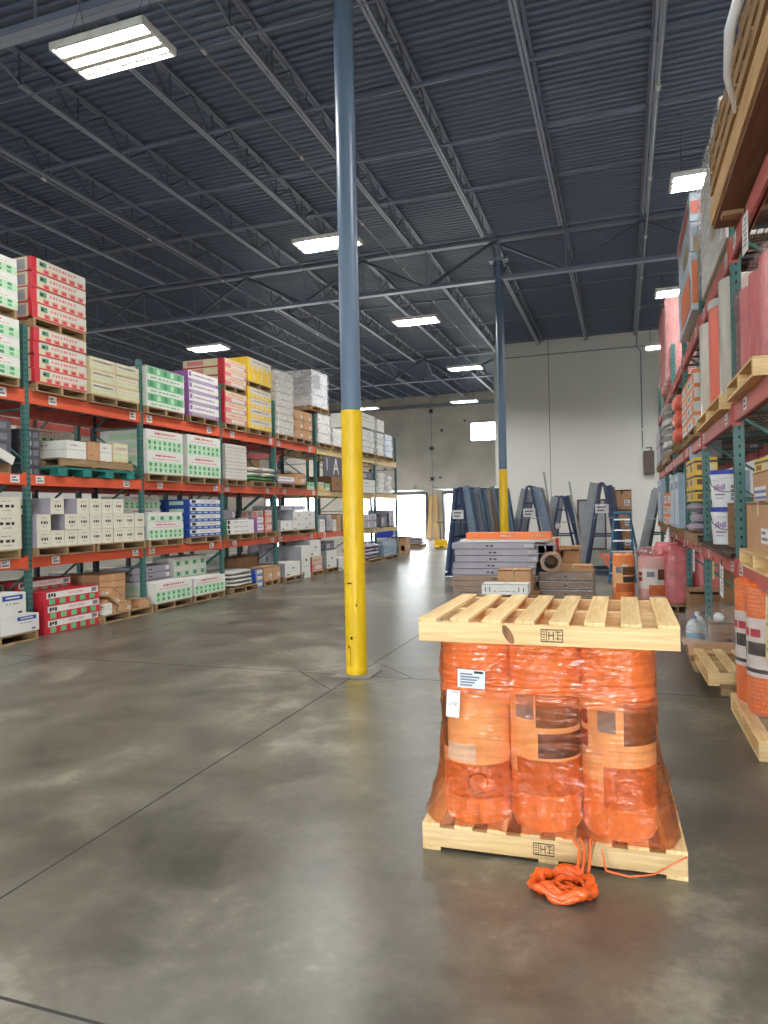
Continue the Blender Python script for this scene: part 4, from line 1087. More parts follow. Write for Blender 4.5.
box_at('brown_plain', 'tall narrow tan carton standing behind the purple box', XF - 0.86, 15.26, Z2 + PH, 0.18, 0.42, 0.62, 0, ('+x', '-y'))
box_at('green', 'small green and white box left of the letter sign', XF - 0.2, 16.95, Z2 + 0.004, 0.3, 0.42, 0.2, 0, ('+x', '-y'))
box_at('yellow', 'small pale yellow box below the letter sign', XF - 0.2, 17.62, Z2 + 0.004, 0.3, 0.36, 0.22, 0, ('+x', '-y'))
box_at('green', 'dark green and white box next to the big brown carton', XF - 0.2, 18.05, Z2 + 0.004, 0.3, 0.3, 0.2, 0, ('+x', '-y'))
box_at('dark_brown', 'large brown carton below the letter sign, by the column', XF - 0.4, 18.75, Z2 + 0.004, 0.8, 0.95, 0.42, 0, ('+x', '-y'))
box_at('white', 'white carton on the middle beam right of the near column', XF - 0.4, 21.25, Z2 + 0.004, 0.8, 1.3, 0.42, 0, ('+x', '-y'))
box_at('dark', 'dark carton on the white one right of the near column', XF - 0.4, 21.2, Z2 + 0.43, 0.7, 1.2, 0.26, 0, ('+x', '-y'))
wrapped_load('slim white wrapped bundle on the middle beam, second from end', XB, XF, 22.3, 22.95, Z2 + 0.004, 0.72, core='white_carton', seed=11)
wrapped_load('slim white wrapped bundle at the far end, middle beam', XB + 0.3, XF, 23.2, 23.75, Z2 + 0.004, 0.62, core='white_carton', seed=12)
# aisle letter sign
t = thing('aisle_sign', 'dark sign with white letters hanging under the top beam', 'sign', (-7.80, 18.36, 2.98))
MB().box(-0.012, 0.012, -0.66, 0.66, -0.30, 0.27, 'dark_carton').build('board', t)
M = FACE['+x'](0, 0, 0)[0]
b = MB(); b.text('1', 0.50, 'white_carton', T(0.016, -0.42, 0.02) @ M); b.text('A', 0.66, 'white_carton', T(0.016, 0.22, -0.02) @ M); b.build('lettering', t)
# --- lowest beam
P_('black', 'white black-printed carton', 'in stack at the left edge, lowest beam', XF, 5.9, 7.42, Z1, 0.235, 3, 3)
far_pallet('wooden pallet under the near half of the white black-printed cartons', XF - 0.5, 8.25, Z1, 1.0, 1.14)
far_pallet('wooden pallet under the far half of the white black-printed cartons', XF - 0.5, 9.46, Z1, 1.0, 1.16)
cartons('black', 'white black-printed carton', 'in wide stack between first uprights', XF, 7.68, 10.02, Z1 + PH, 0.46, 0.235, 3, 9, skip={(2, 0), (2, 2), (2, 7), (2, 8), (1, 1)})
cartons('black', 'white black-printed carton', 'behind the wide white stack', XF - 0.48, 7.70, 10.0, Z1 + PH, 0.5, 0.235, 3, 4, skip={(2, 3)})
P_('white_green', 'wide white carton with red lettering', 'in stack left of the blue cartons', XF, 10.12, 11.14, Z1, 0.31, 1)
cartons('white_green_square', 'small white carton with green square', 'above the wide red-lettered carton', XF, 10.12, 11.12, Z1 + PH + 0.31, 0.5, 0.17, 1, 4)
cartons('white_green', 'white carton', 'set back topmost, left of the blue cartons', XF - 0.5, 10.12, 11.12, Z1 + PH + 0.31, 0.5, 0.235, 2)
P_('blue', 'blue and white carton', 'in blue stack on the lowest beam', XF, 11.32, 12.44, Z1, 0.145, 5, 1, 2)
def k_white_green_end(b, w, d, h, F):
    b.box(-w / 2, w / 2, -d / 2, d / 2, 0, h, 'white_carton')
    for f in F: decal(b, f, w, d, h, 0.02, 0.1, 0.1, 0.9, 'black_print'); scrawl(b, f, w, d, h, 0.25, 0.8, 0.5, 0.25, 'grey_carton', 8, 5)
    decal(b, '-y', w, d, h, 0, 0, 1, 1, 'darkgreen_print'); decal(b, '-y', w, d, h, 0.2, 0.3, 0.7, 0.7, 'green_print', 0.002)
KINDS['white_green_end'] = k_white_green_end
P_('white_green_end', 'long white carton with green end', 'right of the blue cartons', XF, 12.66, 13.78, Z1, 0.10, 3)
cartons('grey', 'grey carton', 'behind the green-ended cartons', XF - 0.55, 13.0, 13.9, Z1 + PH + 0.3, 0.4, 0.22, 1)
cartons('dark', 'dark carton', 'behind the green-ended cartons, left', XF - 0.55, 12.66, 12.98, Z1 + PH + 0.3, 0.4, 0.18, 1)
far_pallet('wooden pallet under the purple and red boxes', XF - 0.5, 14.36, Z1, 1.0, 1.0)
cartons('purple', 'purple and white box', 'in short stack left of the red boxes', XF, 13.92, 14.22, Z1 + PH, 0.5, 0.17, 2)
cartons('red_faded', 'red box', 'in stack right of the purple boxes', XF, 14.27, 14.62, Z1 + PH, 0.6, 0.165, 3)
far_pallet('wooden pallet under the grey and white cartons, lowest beam', XF - 0.5, 16.05, Z1, 1.0, 2.05)
cartons('appliance', 'pale grey carton', 'on the lowest beam before the fifth upright', XF, 15.06, 17.06, Z1 + PH, 0.9, 0.24, 2, 3, skip={(1, 0)})
box_at('grey', 'flat grey carton lying on the pale grey cartons', XF - 0.5, 16.0, Z1 + PH + 0.49, 0.8, 1.4, 0.12, 0, ('+x', '-y'))
for y, w, h, k, lab in ((17.65, 0.34, 0.36, 'white', 'small white carton just past the fifth upright'), (18.1, 0.36, 0.48, 'grey', 'grey upright carton among small boxes by the column'), (18.5, 0.26, 0.34, 'white', 'small white carton between grey and tan boxes'), (18.85, 0.3, 0.5, 'brown_plain', 'tan upright carton by the near column, lowest beam'), (19.3, 0.4, 0.42, 'grey', 'grey carton hidden behind the near column, lowest beam')):
    box_at(k, lab, XF - 0.3, y, Z1 + 0.004, 0.5, w, h, 0, ('+x', '-y'))
cartons('grey', 'grey carton', 'right of the near column, lowest beam', XF, 20.55, 21.95, Z1 + 0.004, 0.9, 0.24, 2, 2)
box_at('dark', 'dark carton at the far end, lowest beam', XF - 0.4, 22.75, Z1 + 0.004, 0.8, 0.7, 0.45, 0, ('+x', '-y'))
box_at('grey', 'pale grey tall carton at the far end, lowest beam', XF - 0.4, 23.6, Z1 + 0.004, 0.8, 0.6, 0.6, 0, ('+x', '-y'))
# --- floor level
XG = -7.66
P_('white_label', 'white carton with blue label', 'on floor pallet at the left edge', XG, 6.30, 7.57, 0.0, 0.235, 1, 2)
cartons('white_label', 'white carton with blue label', 'topmost at the left edge on the floor', XG, 6.70, 7.36, 0.0 + PH + 0.235, 0.6, 0.31, 1)
cartons('white', 'white carton', 'set back on the floor at the left edge', XG - 0.62, 5.9, 7.5, 0.0, 0.5, 0.31, 3, 3)
for i, (dy, tl) in enumerate(((0, 0.03), (0.02, 0.022), (0.0, 0.016))):
    o = put('carton', carton_mesh('red_tack', 0.55, 1.10, 0.198, ('+x',)), None, (-8.03, 8.29 + dy, 0.005 + i * 0.201), (0, 0, rnd.uniform(-0.02, 0.02)))
    tag(o, ('red tack strip carton with green squares, bottom of three on the floor', 'red tack strip carton with green squares, middle of three on the floor', 'red tack strip carton with green squares, top of three on the floor')[i], 'carton', 'red tack strip cartons on the floor')
P_('red_tack', 'red and white tack strip carton', 'behind the three floor-level red ones', XG - 0.58, 7.72, 8.80, 0.0, 0.205, 3, depth=0.5)
far_pallet('wooden floor pallet under the leaning brown cartons', XG - 0.5, 9.44, 0.0, 1.0, 1.2)
cartons('brown_plain', 'brown flat carton', 'in brown floor stack by the second upright', XG - 0.32, 9.12, 9.74, PH, 0.62, 0.12, 5)
box_at('brown', 'brown carton leaning aslant in front of the brown floor stack', -7.86, 9.05, PH + 0.20, 0.42, 0.3, 0.16, 0, ('+x', '-y'), tilt=(-0.62, 0.0, 0.1))
box_at('brown_plain', 'second aslant brown carton lying under the leaning one', -7.9, 9.03, PH + 0.05, 0.4, 0.26, 0.14, 0, ('+x', '-y'), tilt=(-0.5, 0.0, -0.08))
box_at('brown', 'small brown carton upright before the brown floor stack', -7.78, 9.34, PH, 0.24, 0.28, 0.16, 0.1, ('+x', '-y'))
box_at('white', 'small white-topped box at the leaning cartons’ foot'.replace('’', ''), -7.76, 8.98, PH, 0.16, 0.14, 0.17, 0.0, ('+x', '-y'))
box_at('brown_plain', 'small brown carton at the pallet end beside the second upright', -7.86, 9.9, PH, 0.3, 0.24, 0.13, 0, ('+x', '-y'))
P_('white_green', 'large white green-printed carton', 'on floor right of the brown cartons', XG - 0.04, 10.16, 11.27, 0.0, 0.36, 1)
cartons('lilac' if 'lilac' in KINDS else 'grey', 'grey long carton', 'behind the first floor-level green-printed carton', XG - 0.55, 10.2, 11.3, PH + 0.36, 0.45, 0.13, 2)
P_('white_green', 'large white green-printed carton', 'on floor left of the grey bags', XG - 0.04, 11.33, 12.42, 0.0, 0.33, 1)
cartons('white_green_square', 'white green-square carton', 'behind second large floor carton', XG - 0.5, 11.35, 12.45, PH + 0.33, 0.5, 0.2, 2, 4)
far_pallet('wooden floor pallet under the slumped grey bags', XG - 0.5, 13.17, 0.0, 1.0, 1.02)
sacks('slumped grey bag', 'in floor-level heap', 'bag_grey', XG - 0.03, 12.68, 13.64, PH, 0.95, 0.085, 4, 1)
cartons('blue', 'blue and white box', 'on the floor beside the grey bags', XG - 0.05, 13.68, 14.0, 0.0, 0.4, 0.14, 3)
P_('brown', 'brown carton', 'on floor pallet before the fourth upright', XG - 0.05, 14.08, 14.86, 0.0, 0.32, 1, 2, depth=0.6)
cartons('dark_brown', 'large brown carton', 'set back behind the two floor-level brown ones', XG - 0.66, 13.9, 14.9, PH, 0.4, 0.55, 1)
far_pallet('wooden floor pallet under the white appliance cartons', XG - 0.5, 15.55, 0.0, 1.0, 1.0)
box_at('appliance', 'white appliance carton on the floor right of the fourth upright', XG - 0.38, 15.48, PH, 0.7, 0.82, 0.34, 0, ('+x',))
box_at('appliance', 'tall white appliance carton, tallest on the floor', XG - 0.38, 16.24, 0.004, 0.7, 0.52, 0.82, 0, ('+x',))
box_at('grey', 'large grey carton behind the white appliance cartons', XG - 0.9, 15.55, PH, 0.3, 0.9, 0.78, 0, ('+x', '-y'))
far_pallet('wooden floor pallet under the red-striped white carton', XG - 0.5, 16.92, 0.0, 1.0, 0.74)
box_at('pink', 'white carton with faint red stripes on a floor pallet', XG - 0.38, 16.92, PH, 0.7, 0.68, 0.38, 0, ('+x',))
box_at('appliance', 'white carton stacked over the red-striped one', XG - 0.42, 16.92, PH + 0.39, 0.7, 0.7, 0.42, 0, ('+x',))
box_at('appliance', 'white carton on the floor left of the near yellow column', XG - 0.4, 17.95, PH, 0.7, 0.7, 0.48, 0, ('+x',))
box_at('dark', 'dark carton on white one left of the yellow column', XG - 0.4, 17.95, 0.61, 0.6, 0.6, 0.26, 0, ('+x', '-y'))
far_pallet('wooden floor pallet under the white carton left of the column', XG - 0.5, 17.95, 0.0, 1.0, 0.8)
box_at('appliance', 'low white carton on the floor partly behind the yellow column', XG - 0.4, 18.85, 0.0, 0.7, 0.8, 0.35, 0, ('+x',))
far_pallet('wooden floor pallet under the pale bags near the rack end', XG - 0.5, 21.5, 0.0, 1.0, 1.2)
sacks('pale grey bag', 'in stack near the far rack end', 'bag_lilac', XG - 0.05, 20.9, 22.05, PH, 0.95, 0.12, 4, 2)
far_pallet('wooden floor pallet under the blue-grey bundle at the rack end', XG - 0.5, 23.2, 0.0, 1.0, 1.5)
wrapped_load('blue-grey wrapped bundle on the floor at the rack end', XG - 1.0, XG - 0.05, 22.5, 23.95, PH, 0.5, core='trim_blue', film_='film_clear', seed=14)
# --- goods glimpsed on the second rack
bk = [('white', 'white carton'), ('black', 'off-white printed carton'), ('white_green', 'green-printed white carton')]
lv = [('floor', 0.0), ('lowest beam', Z1), ('middle beam', Z2)]
bays = ['first', 'second', 'third', 'fourth', 'fifth']
for i in range(5):
    for j, (ln, z) in enumerate(lv):
        k, d = bk[(i + j) % 3]
        y0 = LYS[i + 1] + 0.22; y1 = y0 + 1.15 + 0.2 * ((i + j) % 2)
        if i == 0 and j == 2: continue
        cartons(k, d, 'on second rack, %s, %s bay' % (ln, bays[i]), -9.28, y0, y1, z + 0.004, 0.9, 0.32, 2, 2)
# --- things standing past the end of the left rack
t = thing('bin', 'blue plastic bin on cartons past the left rack end', 'bin', (-8.95, 26.4, 0.63))
b = MB(); b.box(-0.36, 0.36, -0.28, 0.28, 0, 0.02, 'lid_blue')
for s in (-1, 1): b.box(s * 0.36 - 0.015, s * 0.36 + 0.015, -0.28, 0.28, 0, 0.42, 'lid_blue'); b.box(-0.36, 0.36, s * 0.28 - 0.015, s * 0.28 + 0.015, 0, 0.42, 'lid_blue')
b.build('tub', t); MB().box(-0.39, 0.39, -0.31, 0.31, 0.39, 0.43, 'ladder_blue').build('rim', t)
box_at('white', 'white carton under the blue bin past the rack end', -8.98, 26.35, 0.0, 0.7, 0.6, 0.63, 0, ('+x', '-y'))
box_at('brown', 'brown-banded white carton right of the blue bin', -8.30, 26.4, 0.0, 0.5, 0.6, 0.66, 0, ('+x', '-y'))
box_at('grey', 'tall grey board leaning behind the blue bin', -9.3, 27.2, 0.0, 0.4, 0.08, 1.35, 0, ('-y',), name='board', cat='board')
far_pallet('wooden pallet on the floor near the dock doors', -9.3, 31.0, 0.0, 1.2, 1.0)
sacks('grey bag', 'in low stack near the dock doors', 'bag_lilac', -8.7, 30.55, 31.5, PH, 1.15, 0.11, 3, 2)
t = thing('pallet_jack', 'yellow pallet jack parked near the dock doors', 'pallet jack', (-7.7, 30.3, 0), 0.3)
MB().box(-0.1, 0.1, -1.1, 0.0, 0.06, 0.11, 'col_yellow', T(-0.2, 0, 0)).box(-0.1, 0.1, -1.1, 0.0, 0.06, 0.11, 'col_yellow', T(0.2, 0, 0)).build('forks', t)
MB().box(-0.3, 0.3, 0.0, 0.2, 0.05, 0.35, 'col_yellow').build('body', t, bevel=0.02)
MB().tube([(0, 0.12, 0.3), (0, 0.35, 1.1)], 0.02, 'scuff').tube([(-0.2, 0.36, 1.12), (0.2, 0.36, 1.12)], 0.016, 'scuff').build('handle', t)
MB().tube([(-0.1, 0.1, 0.06), (0.1, 0.1, 0.06)], 0.06, 'scuff', 14).build('wheel', t)
for i, (x, lab) in enumerate(((-10.75, 'tan wooden plank leaning on the wall between the dock doors, left'), (-10.35, 'tan wooden plank leaning on the wall between the dock doors, right'))):
    tag(MB().bar((x, YF - 0.5, 0.01), (x + 0.1 - 0.16 * i, YF - 0.16, 2.55), 0.26, 0.04, 'ply_edge').build('plank'), lab, 'plank', 'planks between the dock doors')
# ------------------------------------------------------------------ right pallet rack
RX = 0.90
RYS = [3.28, 6.51, 8.96, 11.40, 13.85, 16.30, 18.75]
rack('teal upright rack with faded red beams along the right side', RX, -1, RYS,
     [(1.17, 0.12, 'beam_red'), (2.48, 0.14, 'beam_red'), (3.85, 0.15, 'beam_red')], 4.62)
A1_, A2_, A3_ = 1.175, 2.485, 3.855
RF = 0.82
# --- top level
t = thing('crate', 'plywood-bottomed wooden crate overhanging the top beam at upper right', 'crate', (1.35, 4.85, A3_ + 0.045))
for q in (-1, 1): MB().box(-0.58, 0.58, q * 1.1 - 0.05, q * 1.1 + 0.05, -0.04, -0.001, 'oldwood_x').build('skid', t)
MB().box(-0.60, 0.62, -1.42, 1.42, 0.0, 0.03, 'ply').build('bottom_panel', t)
for s in (-1, 1):
    MB().box(s * 0.60 - 0.02, s * 0.60 + 0.02, -1.42, 1.42, 0.031, 0.20, 'ply_edge').build('side_board', t, bevel=0.003, seg=1)
    MB().box(-0.58, 0.58, s * 1.40 - 0.02, s * 1.40 + 0.02, 0.031, 0.20, 'wood_x').build('end_board', t, bevel=0.003, seg=1)
MB().box(-0.57, 0.57, -1.37, 1.37, 0.12, 0.17, 'oldwood_y').build('load', t)
zc = A3_ + 0.25
for k in range(3):
    t = thing('pallet', ['old wooden pallet lying on the plywood crate, lowest of three', 'old wooden pallet on the plywood crate, middle of three', 'old wooden pallet on the plywood crate, topmost of three'][k], 'pallet', (1.27, 4.86, zc + k * 0.135), 0, 'pallets on the crate')
    for q in (-1, 0, 1): MB().box(q * 0.53 - 0.025, q * 0.53 + 0.025, -1.25, 1.25, 0.018, 0.10, 'oldwood_y').build('stringer', t)
    for i in range(9): MB().box(-0.56, 0.56, -1.2 + i * 0.3 - 0.05, -1.2 + i * 0.3 + 0.05, 0.10, 0.12, 'oldwood_x').build('deck_board', t)
    for q in (-1.2, 0, 1.2): MB().box(-0.56, 0.56, q - 0.05, q + 0.05, 0, 0.018, 'oldwood_x').build('bottom_board', t)
b = MB().tube([(0.74, 4.02, zc + 0.41), (0.66, 4.12, zc + 0.30), (0.61, 4.25, zc + 0.15), (0.62, 4.44, zc - 0.0), (0.69, 4.66, zc - 0.10)], [0.03, 0.034, 0.03, 0.022, 0.008], 'milky', 8)
tag(b.build('plastic_strip', smooth=0.9), 'white torn plastic strip hanging from the pallets on the crate', 'plastic strip')
b = MB().tube([(0.78, 3.25, zc + 0.55), (0.72, 3.5, zc + 0.50), (0.70, 3.7, zc + 0.44)], [0.03, 0.05, 0.02], 'milky', 8)
tag(b.build('plastic_strip', smooth=0.9), 'crumpled white plastic tuft at the very top of the crate pallets', 'plastic strip')
pt = (('-x', 0.1, 0.55, 0.9, 0.68, 'photo_brown'), ('-y', 0.1, 0.4, 0.9, 0.6, 'tape'), ('-y', 0.0, 0.8, 1.0, 0.9, 'coral_roll'))
far_pallet('wooden pallet under the white bagged load behind the crate', RF + 0.62, 7.75, A3_, 1.0, 1.9, axis='y')
wrapped_load('white bagged load on the top beam just behind the crate', RF + 0.06, RF + 1.0, 6.75, 8.75, A3_ + PH, 1.25, core='white_carton', layers=3, seed=21, patches=(('-x', 0.5, 0.25, 0.8, 0.5, 'tape'), ('-y', 0.2, 0.3, 0.6, 0.55, 'orange_print')), crown=0.08)
far_pallet('wooden pallet under the tall hooded bagged load', RF + 0.62, 10.0, A3_, 1.0, 1.8, axis='y')
wrapped_load('tall hooded bagged load with orange lower half on the top beam', RF - 0.02, RF + 0.9, 9.08, 10.9, A3_ + PH, 1.42, film_='film_clear', core='label_blue', layers=4, seed=22, crown=0.16, taper=0.04,
             patches=(('-y', 0.02, 0.06, 0.98, 0.42, 'orange_bright'), ('-x', 0.30, 0.04, 0.98, 0.34, 'orange_bright'), ('-y', 0.05, 0.5, 0.95, 0.62, 'tape'), ('-x', 0.5, 0.5, 0.9, 0.62, 'tape'), ('-y', 0.02, 0.82, 0.98, 0.92, 'coral_roll'), ('-x', 0.02, 0.82, 0.98, 0.92, 'coral_roll')))
far_pallet('wooden pallet under the pink wrapped rolls on the top beam', RF + 0.62, 15.05, A3_, 1.0, 2.2, axis='y')
for i, (x, y) in enumerate(((RF + 0.26, 14.2), (RF + 0.26, 14.75), (RF + 0.26, 15.3), (RF + 0.26, 15.85))):
    roll(join('tall pink wrapped roll on the top beam', place_word(i, 4)), x, y, A3_ + PH, 0.25, 1.55, 'pink_pale', PI, False, 'pink rolls on the top beam')
tag(shell(MB(), RF - 0.01, RF + 0.53, 13.92, 16.12, A3_ + PH + 0.004, A3_ + PH + 1.57, 'film_pink', 23, 0.014, crown=0.06).build('stretch_film', smooth=1.2), 'clear stretch film around the pink rolls on the top beam', 'stretch film')
# --- middle level
pallet('light wooden pallet under the big pink rolls at the right edge', RF + 0.5, 5.68, A2_, 1.0, 1.22, 'x', 6)
n = 0
for y in (5.28, 5.68, 6.08):
    for x in (RF + 0.28, RF + 0.69):
        roll(join('big pink roll on the middle beam', ['near', 'middle', 'far'][n // 2] + ' pair', 'aisle side' if n % 2 == 0 else 'back'), x, y, A2_ + PH, 0.195, 0.72, 'pink_roll', PI, False, 'big pink rolls at the right edge'); n += 1
tag(shell(MB(), RF + 0.075, RF + 0.895, 5.07, 6.29, A2_ + PH + 0.004, A2_ + PH + 0.73, 'film_pink', 24, 0.008, roof=False).build('stretch_film', smooth=1.2), 'clear stretch film around the big pink rolls at right edge', 'stretch film')
pallet('wooden pallet under the coral and white rolls, middle beam', RF + 0.5, 7.72, A2_, 1.0, 2.0, 'x', 6)
for i, (y, m, lab, rq) in enumerate(((6.95, 'pale_roll', 'tall pale film-wrapped roll beside the second upright, middle beam', 0.2), (7.72, 'coral_roll', 'tall coral roll between pale film-wrapped rolls, middle beam', 0.33), (8.58, 'pale_roll', 'tall pale film-wrapped roll beyond the coral roll', 0.25))):
    roll(lab, RF + 0.04 + rq, y, A2_ + PH, rq, 1.06, m, PI, False)
tag(MB().lathe([(0.338, -0.08), (0.338, 0.0), (0.20, 0.03), (0.0, 0.035)][::-1], 'bag_grey', 32).build('cap', smooth=0.6, loc=(RF + 0.37, 7.72, A2_ + PH + 1.065)), 'grey protective cap on top of the coral roll', 'cap')
P5 = lambda *a, **k: on_pallet(*a, side=-1, **k)
P5('orange_stripe', 'orange-striped white carton', 'in stack on the middle beam, right rack', RF + 0.02, 9.15, 10.9, A2_, 0.17, 4, 2)
P5('dark_brown', 'large brown carton', 'behind the pink bags, middle beam, right rack', RF + 0.12, 12.3, 13.5, A2_, 0.62, 1)
for i in range(3):
    o = put('sack', sack_mesh(0.34, 0.5, 0.26, 'red_wrap' if False else 'coral_roll', i + 5), None, (RF + 0.02 + 0.1, 11.85 - 0.0 * i, A2_ + PH + 0.25 * i)); tag(o, join('pink plastic bag stacked beside the brown carton', layer_word(i, 3)), 'sack', 'pink bags on the right rack')
far_pallet('wooden pallet under the pink bags on the right rack', RF + 0.3, 11.8, A2_, 0.7, 0.7)
far_pallet('wooden pallet under the grey bags on the right rack', RF + 0.5, 15.0, A2_, 1.0, 1.9, axis='y')
sacks('grey woven bag', 'in tall stack on the right rack', 'bag_grey', RF - 0.02, 14.2, 15.8, A2_ + PH, 1.0, 0.145, 7, 1, side=-1)
P5('grey', 'grey carton', 'at the far end, middle beam, right rack', RF, 16.6, 18.4, A2_, 0.4, 2, 1)
# --- low level
pallet('light empty-fronted wooden pallet jutting from the low red beam', RF + 0.555, 5.55, A1_, 1.0, 1.22, 'x', 6)
box_at('brown', 'large brown carton with white label on the low beam', 1.25, 5.72, A1_ + PH, 0.62, 0.85, 0.36, 0.02, ('-x', '-y'))
box_at('brown_stripe', 'brown carton with blue-striped label atop the large brown one', 1.22, 5.78, A1_ + PH + 0.365, 0.5, 0.7, 0.22, -0.03, ('-x', '-y'))
box_at('yellow_box', 'yellow carton topmost above the blue-striped brown carton', 1.22, 5.8, A1_ + PH + 0.59, 0.45, 0.6, 0.1, 0.03, ('-x', '-y'))
t = thing('spray_can', 'yellow can with blue cap on the pallet at right edge', 'can', (1.0, 5.12, A1_ + PH))
MB().lathe([(0, 0), (0.045, 0), (0.045, 0.16), (0.03, 0.185), (0, 0.185)], 'col_yellow', 20).build('can_body', t, smooth=0.6); MB().lathe([(0.032, 0.18), (0.032, 0.25), (0, 0.25)], 'ladder_blue', 20).build('cap', t, smooth=0.6)
t = thing('pallet', 'dark weathered pallet under the white buckets on the low beam', 'pallet', (RF + 0.5, 7.6, A1_))
for k in (-1, 0, 1): MB().box(k * 0.46 - 0.02, k * 0.46 + 0.02, -0.95, 0.95, 0.018, 0.055, 'darkwood_y').build('stringer', t)
for i in range(8): MB().box(-0.5, 0.5, -0.95 + i * 0.263, -0.95 + i * 0.263 + 0.1, 0.055, 0.07, 'darkwood_x').build('deck_board', t)
bk_ = None
def bucket(x, y, z, label):
    global bk_
    if bk_ is None:
        t = thing('bucket', label, 'bucket', (x, y, z), 0, 'white buckets on the right rack')
        MB().lathe([(0, 0), (0.132, 0), (0.148, 0.27), (0.154, 0.275), (0.154, 0.285), (0.149, 0.29), (0.150, 0.315), (0.156, 0.32), (0.156, 0.33), (0.150, 0.335), (0.151, 0.355)], 'bucket_white', 40).build('bucket_body', t, smooth=0.5)
        MB().lathe([(0.158, 0.335), (0.160, 0.345), (0.160, 0.372), (0.152, 0.378), (0.146, 0.366), (0, 0.366)], 'lid_blue', 40).build('lid', t, smooth=0.5)
        b = MB()
        def pp(a0, a1, z0, z1, m, o=0.0015): b.lathe([(0.132 + 0.016 * z0 / 0.27 + o, z0), (0.132 + 0.016 * z1 / 0.27 + o, z1)], m, 8, None, a0, a1)
        f = -PI / 2 - 0.25
        pp(f - 0.85, f + 0.95, 0.05, 0.25, 'bucket_white', 0.001)
        for k in range(6): pp(f - 0.75 + k * 0.14, f - 0.66 + k * 0.14, 0.165 + 0.012 * (k % 2), 0.215 + 0.01 * (k % 3), 'purple_print')
        pp(f - 0.7, f + 0.05, 0.120, 0.135, 'purple_print'); pp(f - 0.7, f - 0.1, 0.085, 0.092, 'tag_print')
        for k in range(4): pp(f + 0.42, f + 0.62, 0.07 + k * 0.04, 0.10 + k * 0.04, 'photo_grey'); pp(f + 0.66, f + 0.85, 0.065 + k * 0.04, 0.092 + k * 0.04, 'tag_print')
        b.build('printed_label', t, smooth=0.5)
        pts = [(0.155 * math.cos(a), 0.155 * math.sin(a), 0.29 - 0.13 * math.sin((a + PI * 1.0) / 1.0 if False else 0)) for a in (0,)]
        h = MB().tube([(-0.155, -0.02, 0.30), (-0.145, -0.08, 0.22), (-0.08, -0.155, 0.16), (0.0, -0.17, 0.15), (0.08, -0.155, 0.16), (0.145, -0.08, 0.22), (0.155, -0.02, 0.30)], 0.004, 'scuff', 6); h.build('bail_handle', t)
        bk_ = t
    else: t = copy_tree(bk_)
    t.location = (x, y, z); t['label'] = label
    return t
bucket(RF + 0.20, 7.95, A1_ + 0.072, 'white plastic bucket under another, low beam of right rack')
bucket(RF + 0.20, 7.95, A1_ + 0.072 + 0.382, 'white plastic bucket with blue lid, stacked on the other one')
bucket(RF + 0.56, 8.35, A1_ + 0.072, 'white plastic bucket half hidden behind the stacked pair')
box_at('dark_brown', 'open-flapped brown carton in front of the white buckets', 1.26, 7.25, A1_ + 0.072, 0.55, 0.55, 0.42, 0.05, ('-x', '-y'))
far_pallet('wooden pallet under the lilac bags and yellow boxes', RF + 0.5, 9.95, A1_, 1.0, 1.4, axis='y')
sacks('lilac-grey bag', 'under yellow boxes on the low beam', 'bag_lilac', RF, 9.3, 10.6, A1_ + PH, 0.6, 0.125, 3, 1, side=-1)
cartons('yellow_box', 'yellow printed box', 'above the lilac-grey bags', RF + 0.03, 9.35, 10.5, A1_ + PH + 0.40, 0.26, 0.18, 3, 2, side=-1)
for i in range(2):
    tag(MB().lathe([(0, 0), (0.14, 0), (0.14, 0.24), (0, 0.24)], 'blue_pale' if i == 0 else 'grey_carton', 28).build('drum', smooth=0.5, loc=(RF + 0.2 + 0.05 * i, 10.3 - 0.55 * i, A1_ + PH + 0.945)), ['pale blue drum on top of the yellow boxes', 'grey drum on top of the yellow boxes'][i], 'drum')
P5('bluewhite', 'tall pale blue carton', 'on the low beam beyond the yellow boxes', RF, 11.65, 13.5, A1_, 0.86, 1, 2)
P5('orange_stripe', 'white and orange carton', 'on the low beam near the rack far end', RF - 0.02, 14.1, 15.3, A1_, 0.20, 3)
P5('dark_brown', 'brown carton', 'above the far white and orange cartons', RF + 0.1, 14.15, 15.25, A1_ + PH + 0.605 - PH, 0.30, 1) if False else None
box_at('grey', 'grey carton above the far white and orange cartons', RF + 0.5, 14.7, A1_ + PH + 0.605, 0.7, 1.0, 0.3, 0, ('-x', '-y'))
P5('bluewhite', 'tall whitish carton', 'at the far end of the low beam', RF, 16.6, 18.3, A1_, 0.95, 1, 1)
# tags hung from the low beam
def hang_tag(y, z0, z1, w, mat, label, x=RX - 0.03):
    t = thing('hanging_tag', label, 'tag', (x, y, z1), 0, 'tags hung from the beams')
    b = MB().box(-0.002, 0.002, -w / 2, w / 2, z0 - z1, 0, mat, R(0.1, 'X'))
    b.build('card', t)
    p = MB()
    for k in range(6): p.box(-0.0035, -0.0021, -w * 0.32, w * (0.1 + 0.2 * (k % 3) / 2), (z0 - z1) * (0.15 + 0.13 * k) - 0.006, (z0 - z1) * (0.15 + 0.13 * k) + 0.006, 'tag_print', R(0.1, 'X'))
    p.build('print', t); MB().tube([(0, 0, 0), (0, 0, 0.05)], 0.004, 'scuff', 5).build('string', t)
hang_tag(6.62, 0.86, 1.13, 0.2, 'tag_white', 'white printed tag hanging off the low beam, largest of three', RX - 0.10)
hang_tag(9.1, 0.86, 1.13, 0.2, 'tag_white', 'white printed tag hanging off the low beam by the lilac bags', RX - 0.10)
hang_tag(7.75, 0.90, 1.08, 0.11, 'tag_yellow', 'narrow yellow tag hanging off the low beam', RX - 0.04)
hang_tag(4.50, 0.72, 1.10, 0.2, 'tag_yellow', 'yellow tag hanging at the right edge before the orange rolls', RX - 0.11)
